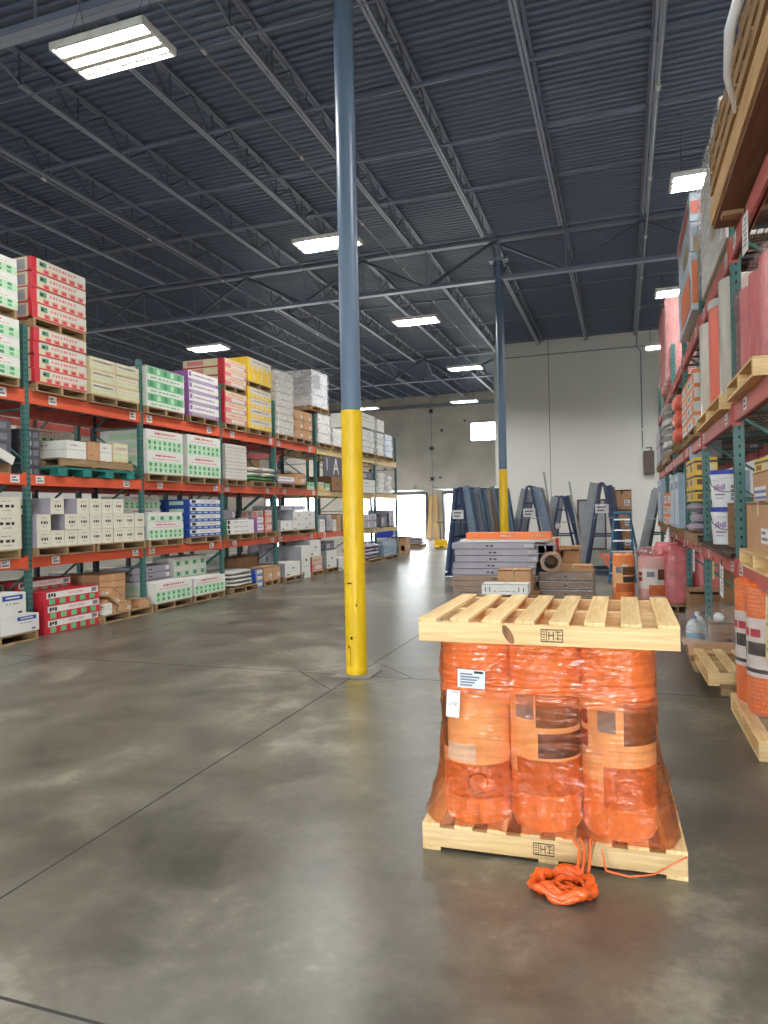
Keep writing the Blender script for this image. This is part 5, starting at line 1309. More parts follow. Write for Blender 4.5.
hang_tag(5.55, 3.45, 3.72, 0.22, 'tag_white', 'white sheet hanging from the top red beam', RX - 0.03)
# --- floor under and before the right rack
pallet('light wooden pallet on the floor under the ribbed orange rolls', 1.31, 5.62, 0.0, 1.02, 1.24, 'x', 7)
rolls_ = [(0.985, 6.04), (1.01, 5.68), (1.115, 5.31)]
for i, (x, y) in enumerate(rolls_):
    roll(['ribbed orange roll with printed label at right edge, farthest of three', 'ribbed orange roll with printed label at right edge, middle of three', 'ribbed orange roll with printed label at right edge, nearest of three'][i], x, y, PH, 0.165, 0.95, 'roll_ribbed', PI + 0.65, True, 'ribbed orange rolls at right edge', variant=10 + i)
for i, (x, y) in enumerate(((1.36, 6.02), (1.38, 5.66), (1.47, 5.31))):
    roll('orange roll behind the front row on the right floor pallet' + ['', ', middle', ', nearest'][i], x, y, PH, 0.165, 0.95, 'roll_orange', PI, False, 'ribbed orange rolls at right edge')
sh = shell(MB(), 0.815, 1.64, 5.14, 6.21, PH + 0.01, PH + 0.955, 'film_clear', 31, 0.005, roof=False, rnd_=0.17)
tag(sh.build('stretch_film', smooth=1.2), 'clear stretch film around the ribbed orange rolls', 'stretch film')
t = pallet('worn empty wooden pallet on the floor beneath the right rack', 1.12, 7.07, 0.10, 0.92, 1.0, 'x', 6, 0.05, 'wood')
t.rotation_euler = (0, 0, 0.02)
for o in list(t.children): pass
b = MB()
for k in (-1, 0, 1): b.box(-0.42, 0.42, k * 0.38 - 0.045, k * 0.38 + 0.045, 0, 0.095, 'oldwood_x')
tag(b.build('pallet', loc=(1.2, 7.07, 0.0)), 'dark scrap timbers under the worn empty pallet', 'pallet')
far_pallet('old pallet under the cardboard and plastic heap', 1.15, 8.0, 0.0, 1.0, 0.95, 'oldwood')
# cardboard sheet and crumpled plastic
b = MB(); n = 12; v = []
for i in range(n + 1):
    for j in range(7):
        u, w = i / n, j / 6
        v.append((-0.55 + 1.1 * u, -0.42 + 0.84 * w, 0.03 + 0.05 * math.sin(u * 5 + w * 2) * w + 0.10 * (1 - u) ** 2 * -0.4 + 0.06 * math.sin(w * 6)))
f = [(i * 7 + j, (i + 1) * 7 + j, (i + 1) * 7 + j + 1, i * 7 + j + 1) for i in range(n) for j in range(6)]
b.add(v, f, 'cardboard'); o = b.build('cardboard_sheet', smooth=1.0, loc=(1.15, 7.92, PH + 0.05)); md = o.modifiers.new('thick', 'SOLIDIFY'); md.thickness = 0.012
tag(o, 'crumpled brown cardboard sheet heaped behind the worn pallet', 'cardboard')
def crumple(name, cx, cy, cz, sx, sy, sz, mat, label, seed):
    r = random.Random(seed); bm = bmesh.new(); bmesh.ops.create_icosphere(bm, subdivisions=4, radius=1)
    ds = [(Vector((r.gauss(0, 1), r.gauss(0, 1), r.gauss(0, 1))).normalized(), r.uniform(3, 9), r.uniform(0, 6)) for _ in range(9)]
    for v in bm.verts:
        d = v.co.normalized(); k = 1 + sum(0.06 * abs(math.sin(d.dot(a) * f + p)) for a, f, p in ds) - 0.2
        v.co = Vector((d.x * sx * k, d.y * sy * k, max(-0.9, d.z) * sz * k))
    me = bpy.data.meshes.new(name); bm.to_mesh(me); bm.free(); me.materials.append(MATS[mat]); me.polygons.foreach_set('use_smooth', [True] * len(me.polygons))
    return tag(put(name, me, None, (cx, cy, cz)), label, 'plastic')
crumple('plastic_sheet', 1.12, 8.05, PH + 0.30, 0.50, 0.36, 0.17, 'film_clear', 'crumpled clear plastic heap lying on the cardboard', 3)
crumple('plastic_sheet', 0.74, 7.95, PH + 0.12, 0.16, 0.26, 0.13, 'film_clear', 'wisp of clear plastic trailing off the cardboard edge', 4)
crumple('paper', 0.99, 8.50, 0.40, 0.05, 0.06, 0.05, 'tag_white', 'crumpled white paper near the upright above the cardboard', 6)
box_at('dark_brown', 'brown carton under the crumpled white paper', 1.15, 8.6, 0.0, 0.5, 0.3, 0.35, 0, ('-x', '-y'))
for i in range(4):
    box_at('dark_brown', join('dark brown carton in a stack beneath the low beam', layer_word(i, 4)), 1.40, 9.32, 0.004 + i * 0.235, 0.55, 0.5, 0.23, rnd.uniform(-0.03, 0.03), ('-x', '-y'), group='brown cartons beneath the low beam')
box_at('dark_brown', 'brown carton with dark print behind the jug', 1.08, 10.4, 0.0, 0.5, 0.6, 0.5, 0, ('-x', '-y'))
t = thing('jug', 'white plastic jug half full of blue liquid by the upright', 'jug', (0.79, 9.12, 0))
MB().lathe([(0, 0), (0.085, 0), (0.09, 0.02), (0.09, 0.13)], 'jug_blue', 24).build('liquid', t, smooth=0.5)
MB().lathe([(0.0905, 0.13), (0.09, 0.2), (0.06, 0.26), (0.026, 0.285), (0.026, 0.30)], 'jug_white', 24).build('jug_body', t, smooth=0.6)
MB().lathe([(0.03, 0.295), (0.03, 0.325), (0, 0.325)], 'lid_blue', 16).build('cap', t); MB().tube([(0.05, 0, 0.27), (0.11, 0, 0.25), (0.11, 0, 0.17), (0.088, 0, 0.15)], 0.012, 'jug_white', 8).build('handle', t, smooth=0.8)
t = thing('jug', 'second white plastic jug just behind the blue-filled one', 'jug', (0.86, 9.46, 0))
MB().lathe([(0, 0), (0.085, 0), (0.09, 0.02), (0.09, 0.2), (0.06, 0.26), (0.026, 0.285), (0.026, 0.30)], 'jug_white', 24).build('jug_body', t, smooth=0.6); MB().lathe([(0.03, 0.295), (0.03, 0.325), (0, 0.325)], 'tag_white', 16).build('cap', t)
t = thing('squeeze_bottle', 'small white bottle standing behind the upright', 'bottle', (0.98, 9.3, 0))
MB().lathe([(0, 0), (0.035, 0), (0.035, 0.16), (0.012, 0.2), (0.012, 0.24), (0, 0.24)], 'jug_white', 16).build('bottle_body', t, smooth=0.6)
# red plastic-wrapped bundles farther down the right side
far_pallet('wooden pallet under the red plastic-wrapped bundles', 1.0, 12.46, 0.0, 1.1, 1.9, axis='y')
for i, (x, y, r, h) in enumerate(((0.75, 11.95, 0.24, 0.88), (0.72, 12.55, 0.24, 0.92), (1.24, 12.2, 0.26, 0.98))):
    b = MB(); rr = random.Random(i); n = 22; m = 9; v = []
    for k in range(m):
        z = h * k / (m - 1)
        for q in range(n):
            a = 2 * PI * q / n; R_ = r * (1 + 0.05 * math.sin(a * 7 + k) + rr.uniform(-0.02, 0.02)) * (1 if k < m - 1 else 0.8); v.append((R_ * math.cos(a), R_ * math.sin(a), z))
    b.add(v, [(k * n + q, k * n + (q + 1) % n, (k + 1) * n + (q + 1) % n, (k + 1) * n + q) for k in range(m - 1) for q in range(n)] + [tuple((m - 1) * n + q for q in range(n)), tuple(range(n))[::-1]], 'red_wrap')
    tag(b.build('wrapped_bundle', smooth=1.0, loc=(x, y, PH)), ['red plastic-wrapped bundle on floor pallet, nearest of three', 'red plastic-wrapped bundle on floor pallet, farther aisle one', 'red plastic-wrapped bundle set back against the rack'][i], 'bundle', 'red plastic-wrapped bundles')
t = thing('sealant_tube', 'white nozzle-tipped cone on top of the red bundles', 'cone', (0.72, 12.55, PH + 0.925))
MB().lathe([(0.06, 0), (0.05, 0.05), (0.012, 0.24), (0, 0.24)], 'tag_white', 16).build('cone', t, smooth=0.6)
# two rolls standing in the aisle beyond the big pallet
far_pallet('wooden pallet under the orange and pale rolls beyond the wrapped pallet', 0.28, 12.2, 0.0, 1.05, 0.95, axis='y')
roll('orange membrane roll with white square label beyond the wrapped pallet', 0.0, 12.0, PH, 0.165, 0.76, 'roll_orange', -PI / 2, True, variant=1)
tag(MB().lathe([(0.168, 0.50), (0.168, 0.60)], 'tag_white', 4, None, -PI / 2 - 0.15, -PI / 2 + 0.42).build('paper_label', loc=(0.0, 12.0, PH)), 'white square label on the orange roll beyond the wrapped pallet', 'label')
roll('pale pink wrapped roll with photo label beside the far orange roll', 0.46, 11.95, PH, 0.235, 0.73, 'pink_pale', -PI / 2, True, variant=2)
crumple('plastic_sheet', 0.46, 11.95, PH + 0.80, 0.25, 0.25, 0.07, 'film_pink', 'gathered pink film on top of the pale pink roll', 9)

# ------------------------------------------------------------------ stock in the middle of the floor
far_pallet('wooden pallet under the long grey flooring cartons', -2.1, 12.3, 0.0, 1.45, 1.0, axis='y')
for i in range(4):
    box_at('brown_long', join('long brown flooring carton', layer_word(i, 4), 'in grey stack'), -2.1 + rnd.uniform(-0.03, 0.03), 12.3, PH + i * 0.10, 1.46, 0.9, 0.097, 0, ('-y', '+x'), group='long flooring cartons')
for i in range(5):
    box_at('grey', join('long grey flooring carton', layer_word(i, 5), 'above the brown ones'), -2.08 + rnd.uniform(-0.04, 0.04), 12.3, PH + 0.40 + i * 0.112, 1.42, 0.9, 0.108, 0, ('-y', '+x'), group='long flooring cartons')
box_at('photo', 'carton with room photos printed on it, right end of grey stack', -1.30, 12.12, PH + 0.76, 0.42, 0.5, 0.16, 0, ('-y',))
box_at('pink', 'pale pink printed carton under the orange box, right side', -1.25, 12.62, PH + 0.81, 0.40, 0.4, 0.20, 0, ('-y',))
box_at('white', 'long thin white carton directly beneath the orange box', -1.95, 12.2, PH + 0.962, 1.5, 0.5, 0.045, 0.02, ('-y',))
box_at('orange_long', 'long orange box with white lettering topmost on the flooring stack', -1.86, 12.05, PH + 1.01, 1.44, 0.22, 0.12, -0.02, ('-y',))
far_pallet('wooden pallet under the film-wrapped brown cartons', -0.92, 12.5, 0.0, 0.95, 1.0, axis='y')
for i in range(3):
    box_at('brown_long', join('brown wrapped carton', layer_word(i, 3), 'right of the grey flooring stack'), -0.92, 12.5, PH + i * 0.15, 0.88, 0.9, 0.147, 0, ('-y', '+x'), group='film-wrapped brown cartons')
tag(shell(MB(), -1.37, -0.47, 12.04, 12.96, PH + 0.01, PH + 0.46, 'film_clear', 41, 0.008, roof=False).build('stretch_film', smooth=1.2), 'clear film around brown cartons right of the grey stack', 'stretch film')
box_at('brown_plain', 'tan carton lying on the film-wrapped brown cartons', -0.80, 12.3, PH + 0.454, 0.62, 0.5, 0.10, 0.05, ('-y',))
box_at('brown_plain', 'brown carton set back above the tan one', -1.0, 12.75, PH + 0.454, 0.55, 0.4, 0.34, 0, ('-y',))
box_at('brown', 'slanting open carton flap box behind the cardboard tube', -0.95, 12.6, PH + 0.80, 0.5, 0.3, 0.06, 0.2, ('-y',))
b = MB().lathe([(0.175, -0.45), (0.175, 0.45), (0.115, 0.45), (0.115, -0.45), (0.175, -0.45)], 'trim_tan', 36, R(PI / 2, 'X'))
o = b.build('cardboard_tube', smooth=0.5, loc=(-1.19, 12.3, PH + 0.632)); tag(o, 'thick grey-brown cardboard tube lying with its open end outward', 'tube')
o.rotation_euler = (0, 0, 0.12)
far_pallet('wooden pallet under the brown and white boxes behind the wrapped pallet', -1.65, 11.1, 0.0, 1.15, 0.9, axis='y')
box_at('brown_plain', 'brown carton in front of the long grey flooring cartons', -1.66, 11.4, PH + 0.19, 0.52, 0.42, 0.36, 0.03, ('-y', '+x'))
box_at('dark_brown', 'brown carton standing under and right of the brown one', -1.42, 11.4, PH, 0.3, 0.4, 0.185, 0, ('-y', '+x'))
box_at('dark_brown', 'brown carton low under the plain brown one', -1.78, 11.4, PH, 0.4, 0.4, 0.185, 0, ('-y', '+x'))
box_at('dark_brown', 'brown carton under the white box printed 11', -1.72, 10.85, PH, 0.62, 0.36, 0.22, 0, ('-y', '+x'))
box_at('white_digits', 'white box printed 11 at each end, behind the upper pallet', -1.72, 10.80, PH + 0.223, 0.70, 0.34, 0.16, 0, ('-y',))

# ------------------------------------------------------------------ A-frame racks with leaning profiles
def aframe(label, x, y0, y1, h, half, sign=None, mat='trim_navy', rot=0.0):
    t = thing('a_frame_rack', label, 'rack', (x, y0, 0), rot, 'A-frame profile racks')
    for y in (0, y1 - y0):
        b = MB()
        for s in (-1, 1): b.bar((s * half, y, 0.05), (s * 0.05, y, h), 0.07, 0.06, mat)
        b.bar((-half * 0.62, y, h * 0.42), (half * 0.62, y, h * 0.42), 0.05, 0.04, mat); b.bar((-half - 0.1, y, 0.05), (half + 0.1, y, 0.05), 0.07, 0.08, mat)
        b.build('end_frame', t)
    for s in (-1, 1):
        MB().bar((s * half, 0, 0.06), (s * half, y1 - y0, 0.06), 0.22, 0.04, mat).build('foot_shelf', t)
        for z in (0.45, 0.8): MB().bar((s * (half * (1 - z)), 0, h * z), (s * (half * (1 - z)), y1 - y0, h * z), 0.04, 0.04, mat).build('rail', t)
    MB().bar((0, 0, h), (0, y1 - y0, h), 0.08, 0.05, mat).build('ridge', t)
    MB().tube([(-half * 0.5 - 0.1, -0.06, h * 0.62), (half * 0.55 + 0.35, -0.06, h * 0.62)], 0.012, 'galv', 6).build('retaining_rod', t)
    if sign is not None:
        o = MB().box(-0.16, 0.16, -0.05, -0.04, sign - 0.11, sign + 0.11, 'tag_white').box(-0.12, 0.1, -0.052, -0.05, sign + 0.02, sign + 0.06, 'tag_print').box(-0.12, 0.06, -0.052, -0.05, sign - 0.06, sign - 0.02, 'tag_print').build('placard', t); o['label'] = 'white placard'
    return t
def profiles(x, y0, y1, h, half, side, n, mats, label, group, extra=0.0, rot=0.0, piv=18.0):
    r = random.Random(int(abs(x) * 100) + side)
    for i in range(n):
        y = y0 + (y1 - y0) * (i + 0.5) / n; m = mats[i % len(mats)]
        L = h + extra + r.uniform(-0.05, 0.06); w = (y1 - y0) / n * r.uniform(0.72, 0.95)
        bx, tx = x + side * (half + 0.14 + r.uniform(0, 0.05)), x + side * (0.11 + r.uniform(0, 0.05))
        sl = (tx - bx) / h
        b = MB(); p0, p1 = Vector((bx, y, 0.09)), Vector((bx + sl * (L - 0.09), y, L)); d = (p1 - p0); q = d.to_track_quat('Z', 'Y').to_matrix().to_4x4()
        Mx = T(x, piv, 0) @ R(rot) @ T(-x, -piv, 0) @ T(*p0) @ q; Lg = d.length; tk = r.uniform(0.025, 0.05)
        b.box(-tk / 2, tk / 2, -w / 2, w / 2, 0, Lg, m, Mx); b.box(-tk / 2 + side * 0 - 0.006, tk / 2 + 0.006, -w / 2, -w / 2 + 0.014, 0, Lg, 'trim_grey', Mx); b.box(-tk / 2 - 0.006, tk / 2 + 0.006, w / 2 - 0.014, w / 2, 0, Lg, m, Mx)
        tag(b.build('trim_profile'), label, 'profile', group)
g1 = 'profiles leaning on the first A-frame'
aframe('dark blue A-frame rack nearest the dock doors', -3.84, 17.0, 19.2, 2.2, 0.34, 1.55, rot=-0.36)
profiles(-3.84, 17.03, 19.2, 2.2, 0.34, 1, 12, ['trim_blue', 'steel_blue', 'trim_grey', 'trim_blue', 'steel_blue', 'trim_grey', 'trim_tan'], 'long blue-grey profile leaning on the A-frame nearest the dock doors', g1, rot=-0.36, piv=17.0)
profiles(-3.84, 17.05, 19.1, 2.2, 0.30, -1, 6, ['steel_blue', 'trim_blue', 'trim_grey'], 'long blue-grey profile on the dock side of the first A-frame', g1 + ', dock side', rot=-0.36, piv=17.0)
aframe('blue A-frame rack right of the farther column', -2.36, 19.0, 20.6, 2.26, 0.46, 1.55)
profiles(-2.36, 19.02, 20.5, 2.16, 0.46, -1, 6, ['trim_grey', 'trim_blue', 'trim_grey'], 'pale profile on the left side of the second A-frame', 'left profiles on the second A-frame')
profiles(-2.36, 19.02, 20.5, 2.20, 0.46, 1, 6, ['trim_blue', 'trim_grey', 'trim_blue', 'trim_tan', 'trim_tan'], 'profile on the right side of the second A-frame', 'right profiles on the second A-frame')
for x, y, z, lab in ((-2.1, 20.3, 2.70, 'tallest thin grey strip sticking up from the second A-frame'), (-1.45, 21.0, 2.42, 'thin grey strip sticking up above the third A-frame')):
    tag(MB().bar((x + 0.35, y, 0.05), (x, y + 0.05, z), 0.12, 0.03, 'trim_grey').build('trim_profile'), lab, 'profile')
aframe('dark A-frame rack third from the dock doors', -1.70, 21.2, 22.8, 2.0, 0.42, None)
profiles(-1.70, 21.22, 22.7, 1.98, 0.42, 1, 8, ['trim_navy', 'trim_olive', 'trim_olive', 'trim_grey', 'trim_olive', 'trim_tan'], 'olive or navy profile on the right of the third A-frame', 'right profiles on the third A-frame')
profiles(-1.70, 21.22, 22.7, 2.0, 0.42, -1, 4, ['trim_grey', 'trim_blue', 'trim_navy'], 'profile on the left of the third A-frame', 'left profiles on the third A-frame')
tag(MB().lathe([(0.0, 0), (0.09, 0), (0.09, 0.02), (0.05, 0.03), (0, 0.03)], 'tag_white', 20, R(PI / 2, 'X')).build('coil', loc=(-1.80, 21.08, 1.13)), 'small white coil hanging on the third A-frame', 'coil')
aframe('tall navy A-frame rack beside the blue ladder', -0.47, 18.0, 19.5, 2.25, 0.42, 1.62)
profiles(-0.47, 18.02, 19.45, 2.22, 0.42, -1, 5, ['trim_grey', 'trim_blue', 'trim_grey', 'trim_olive'], 'pale profile left on the A-frame beside the ladder', 'left profiles by the ladder')
profiles(-0.47, 18.02, 19.45, 2.18, 0.30, 1, 5, ['trim_navy', 'trim_tan', 'trim_tan', 'trim_navy'], 'navy or brown profile right on the A-frame beside the ladder', 'right profiles by the ladder')
for i in range(3):
    tag(MB().bar((-0.18 + i * 0.13, 17.55, 0.04), (-0.52 + i * 0.13, 17.85, 0.52), 0.10, 0.02, 'coral_roll').bar((-0.18 + i * 0.13 - 0.03, 17.535, 0.04), (-0.52 + i * 0.13 - 0.03, 17.835, 0.52), 0.025, 0.02, 'white_carton').build('striped_board'), ['orange and white striped board leaning by the ladder, leftmost', 'orange and white striped board leaning by the ladder, middle', 'orange and white striped board leaning by the ladder, rightmost'][i], 'board', 'striped boards')
for i in range(4):
    box_at('brown', join('brown carton in tall stack behind the ladder', layer_word(i, 4)), 0.0 + rnd.uniform(-0.02, 0.02), 20.1, i * 0.53, 0.5, 0.5, 0.525, 0, ('-y',), group='brown cartons behind the ladder')
aframe('grey A-frame rack by the right rack far end', 1.05, 20.6, 22.0, 2.1, 0.42, None, 'rack_dark')
profiles(1.05, 20.62, 21.95, 2.1, 0.42, -1, 7, ['trim_grey', 'trim_grey', 'galv'], 'grey profile leaning on the A-frame by the right rack', 'profiles on the A-frame by the right rack')
t = thing('panel_frame', 'dark-edged grey panel leaning on the white wall', 'panel', (-1.15, YW - 0.32, 0.0)); t.rotation_euler = (-0.14, 0, 0)
for s in (-1, 1): MB().box(s * 0.52 - 0.03, s * 0.52 + 0.03, -0.03, 0.03, 0, 2.0, 'photo_dark').build('side_rail', t); MB().box(-0.49, 0.49, -0.03, 0.03, 0.97 + s * 0.97 + 0.0, 1.03 + s * 0.97, 'photo_dark').build('end_rail', t)
MB().box(-0.49, 0.49, -0.01, 0.01, 0.06, 1.94, 'trim_grey').build('panel', t)
# step ladder
t = thing('step_ladder', 'blue step ladder with pale steps in front of the A-frame', 'ladder', (0.0, 16.35, 0), -0.10)
H = 1.50
for s in (-1, 1):
    MB().bar((s * 0.27, -0.28, 0), (s * 0.16, 0.0, H), 0.035, 0.07, 'ladder_blue').build('front_rail', t)
    MB().bar((s * 0.29 + 0.08, 0.55, 0), (s * 0.15, 0.06, H - 0.06), 0.03, 0.05, 'ladder_blue').build('rear_leg', t)
    MB().bar((s * 0.22, -0.14, 0.8), (s * 0.23, 0.3, 0.82), 0.012, 0.02, 'aluminium').build('spreader', t)
for k in range(6):
    q = (k + 0.8) / 6.4; w = 0.27 - 0.11 * q
    MB().box(-w, w, -0.28 + 0.28 * q - 0.05, -0.28 + 0.28 * q + 0.05, H * q, H * q + 0.03, 'aluminium').build('step', t)
MB().box(-0.19, 0.19, -0.08, 0.12, H, H + 0.05, 'ladder_blue').build('top_cap', t, bevel=0.01)

# ------------------------------------------------------------------ the wrapped pallet in front
lo = pallet('wooden pallet on the floor under the orange film-wrapped rolls', -0.372, 3.805, 0.0, 1.20, 1.02, 'x', 8, 0.03)
up = pallet('wooden pallet laid on top of the orange film-wrapped rolls', -0.362, 3.77, 1.0, 1.18, 1.0, 'x', 8, 0.0, bottom=False)
def stamp(par, x, z, s, name='stamp'):
    b = MB(); y = -0.5 - 0.0125 if par is up else -0.51 - 0.0125
    y = -(1.0 if par is up else 1.02) / 2 - 0.0012
    def q(x0, x1, z0, z1): b.add([(x + x0 * s, y, z + z0 * s), (x + x1 * s, y, z + z0 * s), (x + x1 * s, y, z + z1 * s), (x + x0 * s, y, z + z1 * s)], [(0, 1, 2, 3)], 'black_print')
    q(-1, -0.93, -0.6, 0.6); q(0.93, 1, -0.6, 0.6); q(-1, 1, 0.5, 0.6); q(-1, 1, -0.6, -0.5); q(-0.5, -0.44, -0.5, 0.5)
    for k in range(4): q(-0.85 + 0.0 * k, -0.58, 0.3 - k * 0.24, 0.38 - k * 0.24)
    q(-0.3, -0.22, -0.4, 0.4); q(0.1, 0.18, -0.4, 0.4); q(-0.22, 0.1, -0.04, 0.06); q(0.3, 0.8, 0.32, 0.42); q(0.5, 0.58, -0.4, 0.32); q(0.3, 0.9, -0.3, -0.22); q(0.62, 0.9, 0.0, 0.08)
    o = b.build(name, par); o['label'] = 'black ink stamp'
stamp(up, 0.045, 0.066, 0.05); stamp(lo, -0.02, 0.066, 0.048)
b = MB(); v = []; N = 16
for k in range(N):
    a = 2 * PI * k / N; v.append((-0.155 + 0.022 * math.cos(a) - 0.018 * math.sin(a), -0.5012, 0.065 + 0.043 * math.sin(a)))
b.add(v, [tuple(range(N))], 'knot'); o = b.build('knot_stain', up); o['label'] = 'brown knot in the board'
rr, pit = 0.165, 0.336
n = 0
rows_ = ['front row', 'middle row', 'back row']; cl_ = ['left', 'middle', 'right']
for j in range(3):
    for i in range(3):
        lab = 'orange membrane roll under film, %s, %s' % (rows_[j], ['beside the paper labels', 'in the centre', 'at the aisle rack end'][i])
        roll(lab, -0.712 + i * pit + rnd.uniform(-0.003, 0.003), 3.475 + j * 0.333, PH, rr, 0.885, 'roll_orange' if j or True else '', -PI / 2 - 0.05, True, 'orange rolls on the wrapped pallet', variant=i)
# orange film: straight drawn sides, flaring down to the pallet edge
fr = random.Random(5); per = []
def P2(ax, ay, bx, by, m): per.extend([(ax + (bx - ax) * k / m, ay + (by - ay) * k / m) for k in range(m)])
hx, hy, kk = 0.510, 0.507, 0.14
P2(-hx + kk, -hy, hx - kk, -hy, 60)
for (cx, cy, a0) in ((hx - kk, -hy + kk, -PI / 2),): per.extend([(cx + kk * math.cos(a0 + PI / 2 * k / 8), cy + kk * math.sin(a0 + PI / 2 * k / 8)) for k in range(8)])
P2(hx, -hy + kk, hx, hy - kk, 34); per.extend([(hx - kk + kk * math.cos(PI / 2 * k / 8), hy - kk + kk * math.sin(PI / 2 * k / 8)) for k in range(8)])
P2(hx - kk, hy, -hx + kk, hy, 30); per.extend([(-hx + kk + kk * math.cos(PI / 2 + PI / 2 * k / 8), hy - kk + kk * math.sin(PI / 2 + PI / 2 * k / 8)) for k in range(8)])
P2(-hx, hy - kk, -hx, -hy + kk, 34); per.extend([(-hx + kk + kk * math.cos(PI + PI / 2 * k / 8), -hy + kk + kk * math.sin(PI + PI / 2 * k / 8)) for k in range(8)])
npz = 190; N = len(per); v = []
lines_ = [(fr.uniform(0.30, 0.86) if k < 60 else fr.uniform(0.05, 0.86), fr.uniform(-0.16, 0.16) if k > 34 else fr.uniform(-0.03, 0.03), fr.uniform(-0.6, 0.7), fr.uniform(0.10, 0.5), fr.uniform(0.002, 0.006), fr.uniform(0, 6.28)) for k in range(120)]
phs = [fr.uniform(0, 6.28) for _ in range(8)]
for i in range(npz + 1):
    t_ = i / npz; z = 0.866 * t_
    for j, (px, py) in enumerate(per):
        q = 2 * PI * j / N
        fl_ = max(0.0, 1 - z / (0.42 + 0.10 * math.sin(q * 3 + 1))) ** 1.7
        L = math.hypot(px, py)
        # draw in between the rolls on the front and the sides
        sc = 0.0
        if py < -hy + 0.02: sc = 0.016 * (0.5 - 0.5 * math.cos(2 * PI * (px + 0.5025 - 0.0) / pit)) * (1 - fl_)
        sc = 0.016 * (1 - fl_) - sc if py < -hy + 0.02 else 0
        crease = 0.003 * math.sin(q * 11 + z * 20 + phs[0]) + 0.0025 * math.sin(q * 23 - z * 34 + phs[1])
        ca = px if py < 0 else (px - py)    # distance along the front
        for lz, ls, lc, ll, la, lp in lines_:
            du = (ca - lc) / ll
            if -1 < du < 1:
                dz = z - (lz + ls * (ca - lc) + 0.006 * math.sin(ca * 14 + lp))
                if abs(dz) < 0.016: crease += la * (1 - du * du) * math.exp(-(dz / 0.0058) ** 2)
        crease += fl_ * 0.012 * math.sin(q * 29 + z * 8 + phs[3])
        ex, ey = px / max(abs(px), 1e-6) if abs(px) > hx - kk else px / (hx - kk), py / max(abs(py), 1e-6) if abs(py) > hy - kk else py / (hy - kk)
        nxx, nyy = (px / L, py / L)
        fx = px + nxx * crease + fl_ * 0.085 * (px / hx) ; fy = py + nyy * crease + fl_ * (0.02 if py < 0 else 0.02) * (py / hy)
        if py < -hy + 0.02: fy += 0.012 - sc if False else 0.0
        v.append((fx, fy, z))
b = MB(); b.add(v, [(i * N + j, i * N + (j + 1) % N, (i + 1) * N + (j + 1) % N, (i + 1) * N + j) for i in range(npz) for j in range(N)], 'film_orange')
film_o = b.build('stretch_film', smooth=1.3, loc=(-0.376, 3.808, PH + 0.004))
tag(film_o, 'translucent orange stretch film around the rolls on the front pallet', 'stretch film')
# paper labels stuck on the film
fx0, fy0, fz0 = -0.376, 3.808, PH + 0.004
def paper(x0, x1, z0, z1, rot, lines, name='paper_label'):
    cx, cz = (x0 + x1) / 2 - fx0, (z0 + z1) / 2 - fz0; w, h = (x1 - x0) / 2, (z1 - z0) / 2
    M = T(cx, -0.528, cz) @ R(rot, 'Y')
    b = MB().box(-w, w, -0.001, 0.001, -h, h, 'label_blue' if lines else 'tag_white', M)
    if lines:
        for k in range(5): b.box(-w * 0.8, w * (0.1 + 0.5 * ((k * 7) % 4) / 3), -0.0018, -0.001, h * (0.5 - 0.3 * k) - 0.004, h * (0.5 - 0.3 * k) + 0.004, 'tag_print', M)
        b.box(w * 0.2, w * 0.85, -0.0018, -0.001, h * 0.62, h * 0.88, 'scuff', M)
    else:
        pts = [(-0.6, -0.25), (-0.5, 0.15), (-0.35, -0.25), (-0.2, 0.15), (-0.05, -0.2), (0.1, 0.2), (0.2, -0.25), (0.45, 0.15), (0.35, -0.2), (0.6, 0.1)]
        b.tube([M @ Vector((p * w, -0.0016, q * h * 0.7)) for p, q in pts], 0.0012, 'pencil', 4)
        b.tube([M @ Vector((p * w, -0.0016, h * 0.88)) for p in (-0.3, 0.2, 0.8)], 0.0012, 'pencil', 4)
    o = b.build(name, film_o); o['label'] = 'white printed shipping label' if lines else 'white paper slip with handwriting'
paper(-0.765, -0.632, 0.800, 0.888, 0.03, True)
paper(-0.822, -0.757, 0.655, 0.785, 0.06, False)
# loose twisted tail of film lying on the floor
b = MB(); tr_ = random.Random(8)
def loop(cx, cy, rx_, ry_, z0, n, r0_, turns, ph):
    pts, rad = [], []
    for k in range(n):
        a = ph + 2 * PI * turns * k / (n - 1); w = 1 + 0.10 * math.sin(a * 3 + ph) + tr_.uniform(-0.04, 0.04)
        pts.append((cx + rx_ * w * math.cos(a), cy + ry_ * w * math.sin(a), z0 + 0.012 * math.sin(a * 5) + 0.02)); rad.append(r0_ * 1.3 * (1 + 0.3 * math.sin(a * 9 + ph)))
    b.tube(pts, rad, 'film_tail', 9)
cx, cy = -0.268, 3.075
for k in range(7):
    loop(cx + tr_.uniform(-0.012, 0.012), cy + tr_.uniform(-0.012, 0.012), 0.125 - 0.011 * (k % 4), 0.112 - 0.010 * (k % 4), 0.002 + 0.008 * (k // 2), 44, 0.0085 + 0.003 * (k % 3), tr_.uniform(0.75, 1.0), tr_.uniform(0, 6.2))
for k in range(5):
    a = tr_.uniform(0, 6.2); b.tube([(cx + 0.10 * math.cos(a), cy + 0.09 * math.sin(a), 0.02), (cx + 0.03 * math.cos(a + 0.6), cy + 0.03 * math.sin(a + 0.6), 0.03 + 0.006 * k), (cx + 0.10 * math.cos(a + 2.4), cy + 0.09 * math.sin(a + 2.4), 0.02)], [0.007, 0.011, 0.007], 'film_tail', 7)
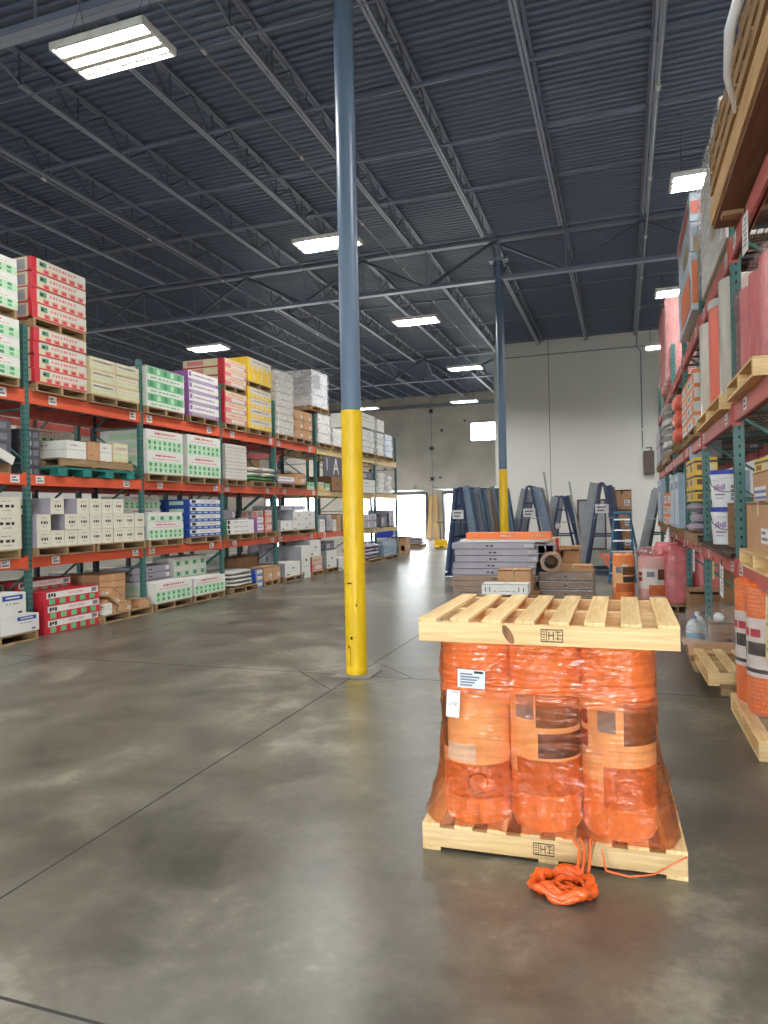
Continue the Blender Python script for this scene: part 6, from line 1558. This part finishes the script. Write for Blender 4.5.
# pleated sheet of film running from the pallet edge down to the coil
pv = []; nu, nv = 18, 14
path = [(-0.19, 3.272, 0.150), (-0.185, 3.262, 0.118), (-0.19, 3.25, 0.06), (-0.20, 3.22, 0.022), (-0.215, 3.17, 0.020), (-0.23, 3.12, 0.028)]
for i_ in range(nv + 1):
    t_ = i_ / nv * (len(path) - 1); k_ = min(int(t_), len(path) - 2); f_ = t_ - k_
    p_ = Vector(path[k_]).lerp(Vector(path[k_ + 1]), f_); wd = 0.05 - 0.022 * math.sin(i_ / nv * PI)
    for u_ in range(nu + 1): pv.append((p_.x + (u_ / nu - 0.5) * 2 * wd, p_.y + 0.006 * math.sin(u_ * 1.9 + i_ * 0.3), p_.z + 0.006 * math.cos(u_ * 2.1)))
b.add(pv, [(a_ * (nu + 1) + c_, a_ * (nu + 1) + c_ + 1, (a_ + 1) * (nu + 1) + c_ + 1, (a_ + 1) * (nu + 1) + c_) for a_ in range(nv) for c_ in range(nu)], 'film_orange')
for k in range(3):
    x = cx + 0.055 + k * 0.024
    b.tube([(x - 0.01 + 0.02 * k - 0.03, 3.245, 0.17), (x, 3.225, 0.125), (x + tr_.uniform(-0.01, 0.01), 3.20, 0.07), (x - 0.01, 3.165, 0.03), (x - 0.03, 3.12, 0.02)], [0.004, 0.006, 0.007, 0.008, 0.006], 'film_tail', 7)
o = b.build('loose_tail', film_o, smooth=1.2, loc=(-fx0, -fy0, -fz0)); o['label'] = 'twisted loose tail of orange film on the floor'
b = MB()
pts = [(-0.115, 3.225, 0.135), (-0.10, 3.21, 0.05), (0.0, 3.225, 0.03), (0.10, 3.235, 0.05), (0.20, 3.25, 0.115), (0.235, 3.27, 0.128)]
b.tube(pts, [0.004, 0.006, 0.005, 0.004, 0.004, 0.003], 'film_tail', 6)
o = b.build('loose_strand', film_o, smooth=1.2, loc=(-fx0, -fy0, -fz0))

# ------------------------------------------------------------------ daylight and picture settings
w = bpy.data.worlds.new('overcast_sky'); SC.world = w; w.use_nodes = True
bg = w.node_tree.nodes['Background']; bg.inputs['Color'].default_value = (0.90, 0.96, 1.0, 1); bg.inputs['Strength'].default_value = 9.0
SC.view_settings.view_transform = 'Standard'; SC.view_settings.look = 'None'
SC.view_settings.exposure = 1.15; SC.view_settings.gamma = 1.0; SC.view_settings.use_curve_mapping = False
SC.cycles.use_denoising = True; SC.cycles.denoiser = 'OPENIMAGEDENOISE'; SC.cycles.denoising_input_passes = 'RGB_ALBEDO_NORMAL'; SC.cycles.denoising_prefilter = 'ACCURATE'
SC.cycles.max_bounces = 8; SC.cycles.transparent_max_bounces = 12; SC.cycles.sample_clamp_indirect = 4.0; SC.cycles.caustics_reflective = False; SC.cycles.caustics_refractive = False
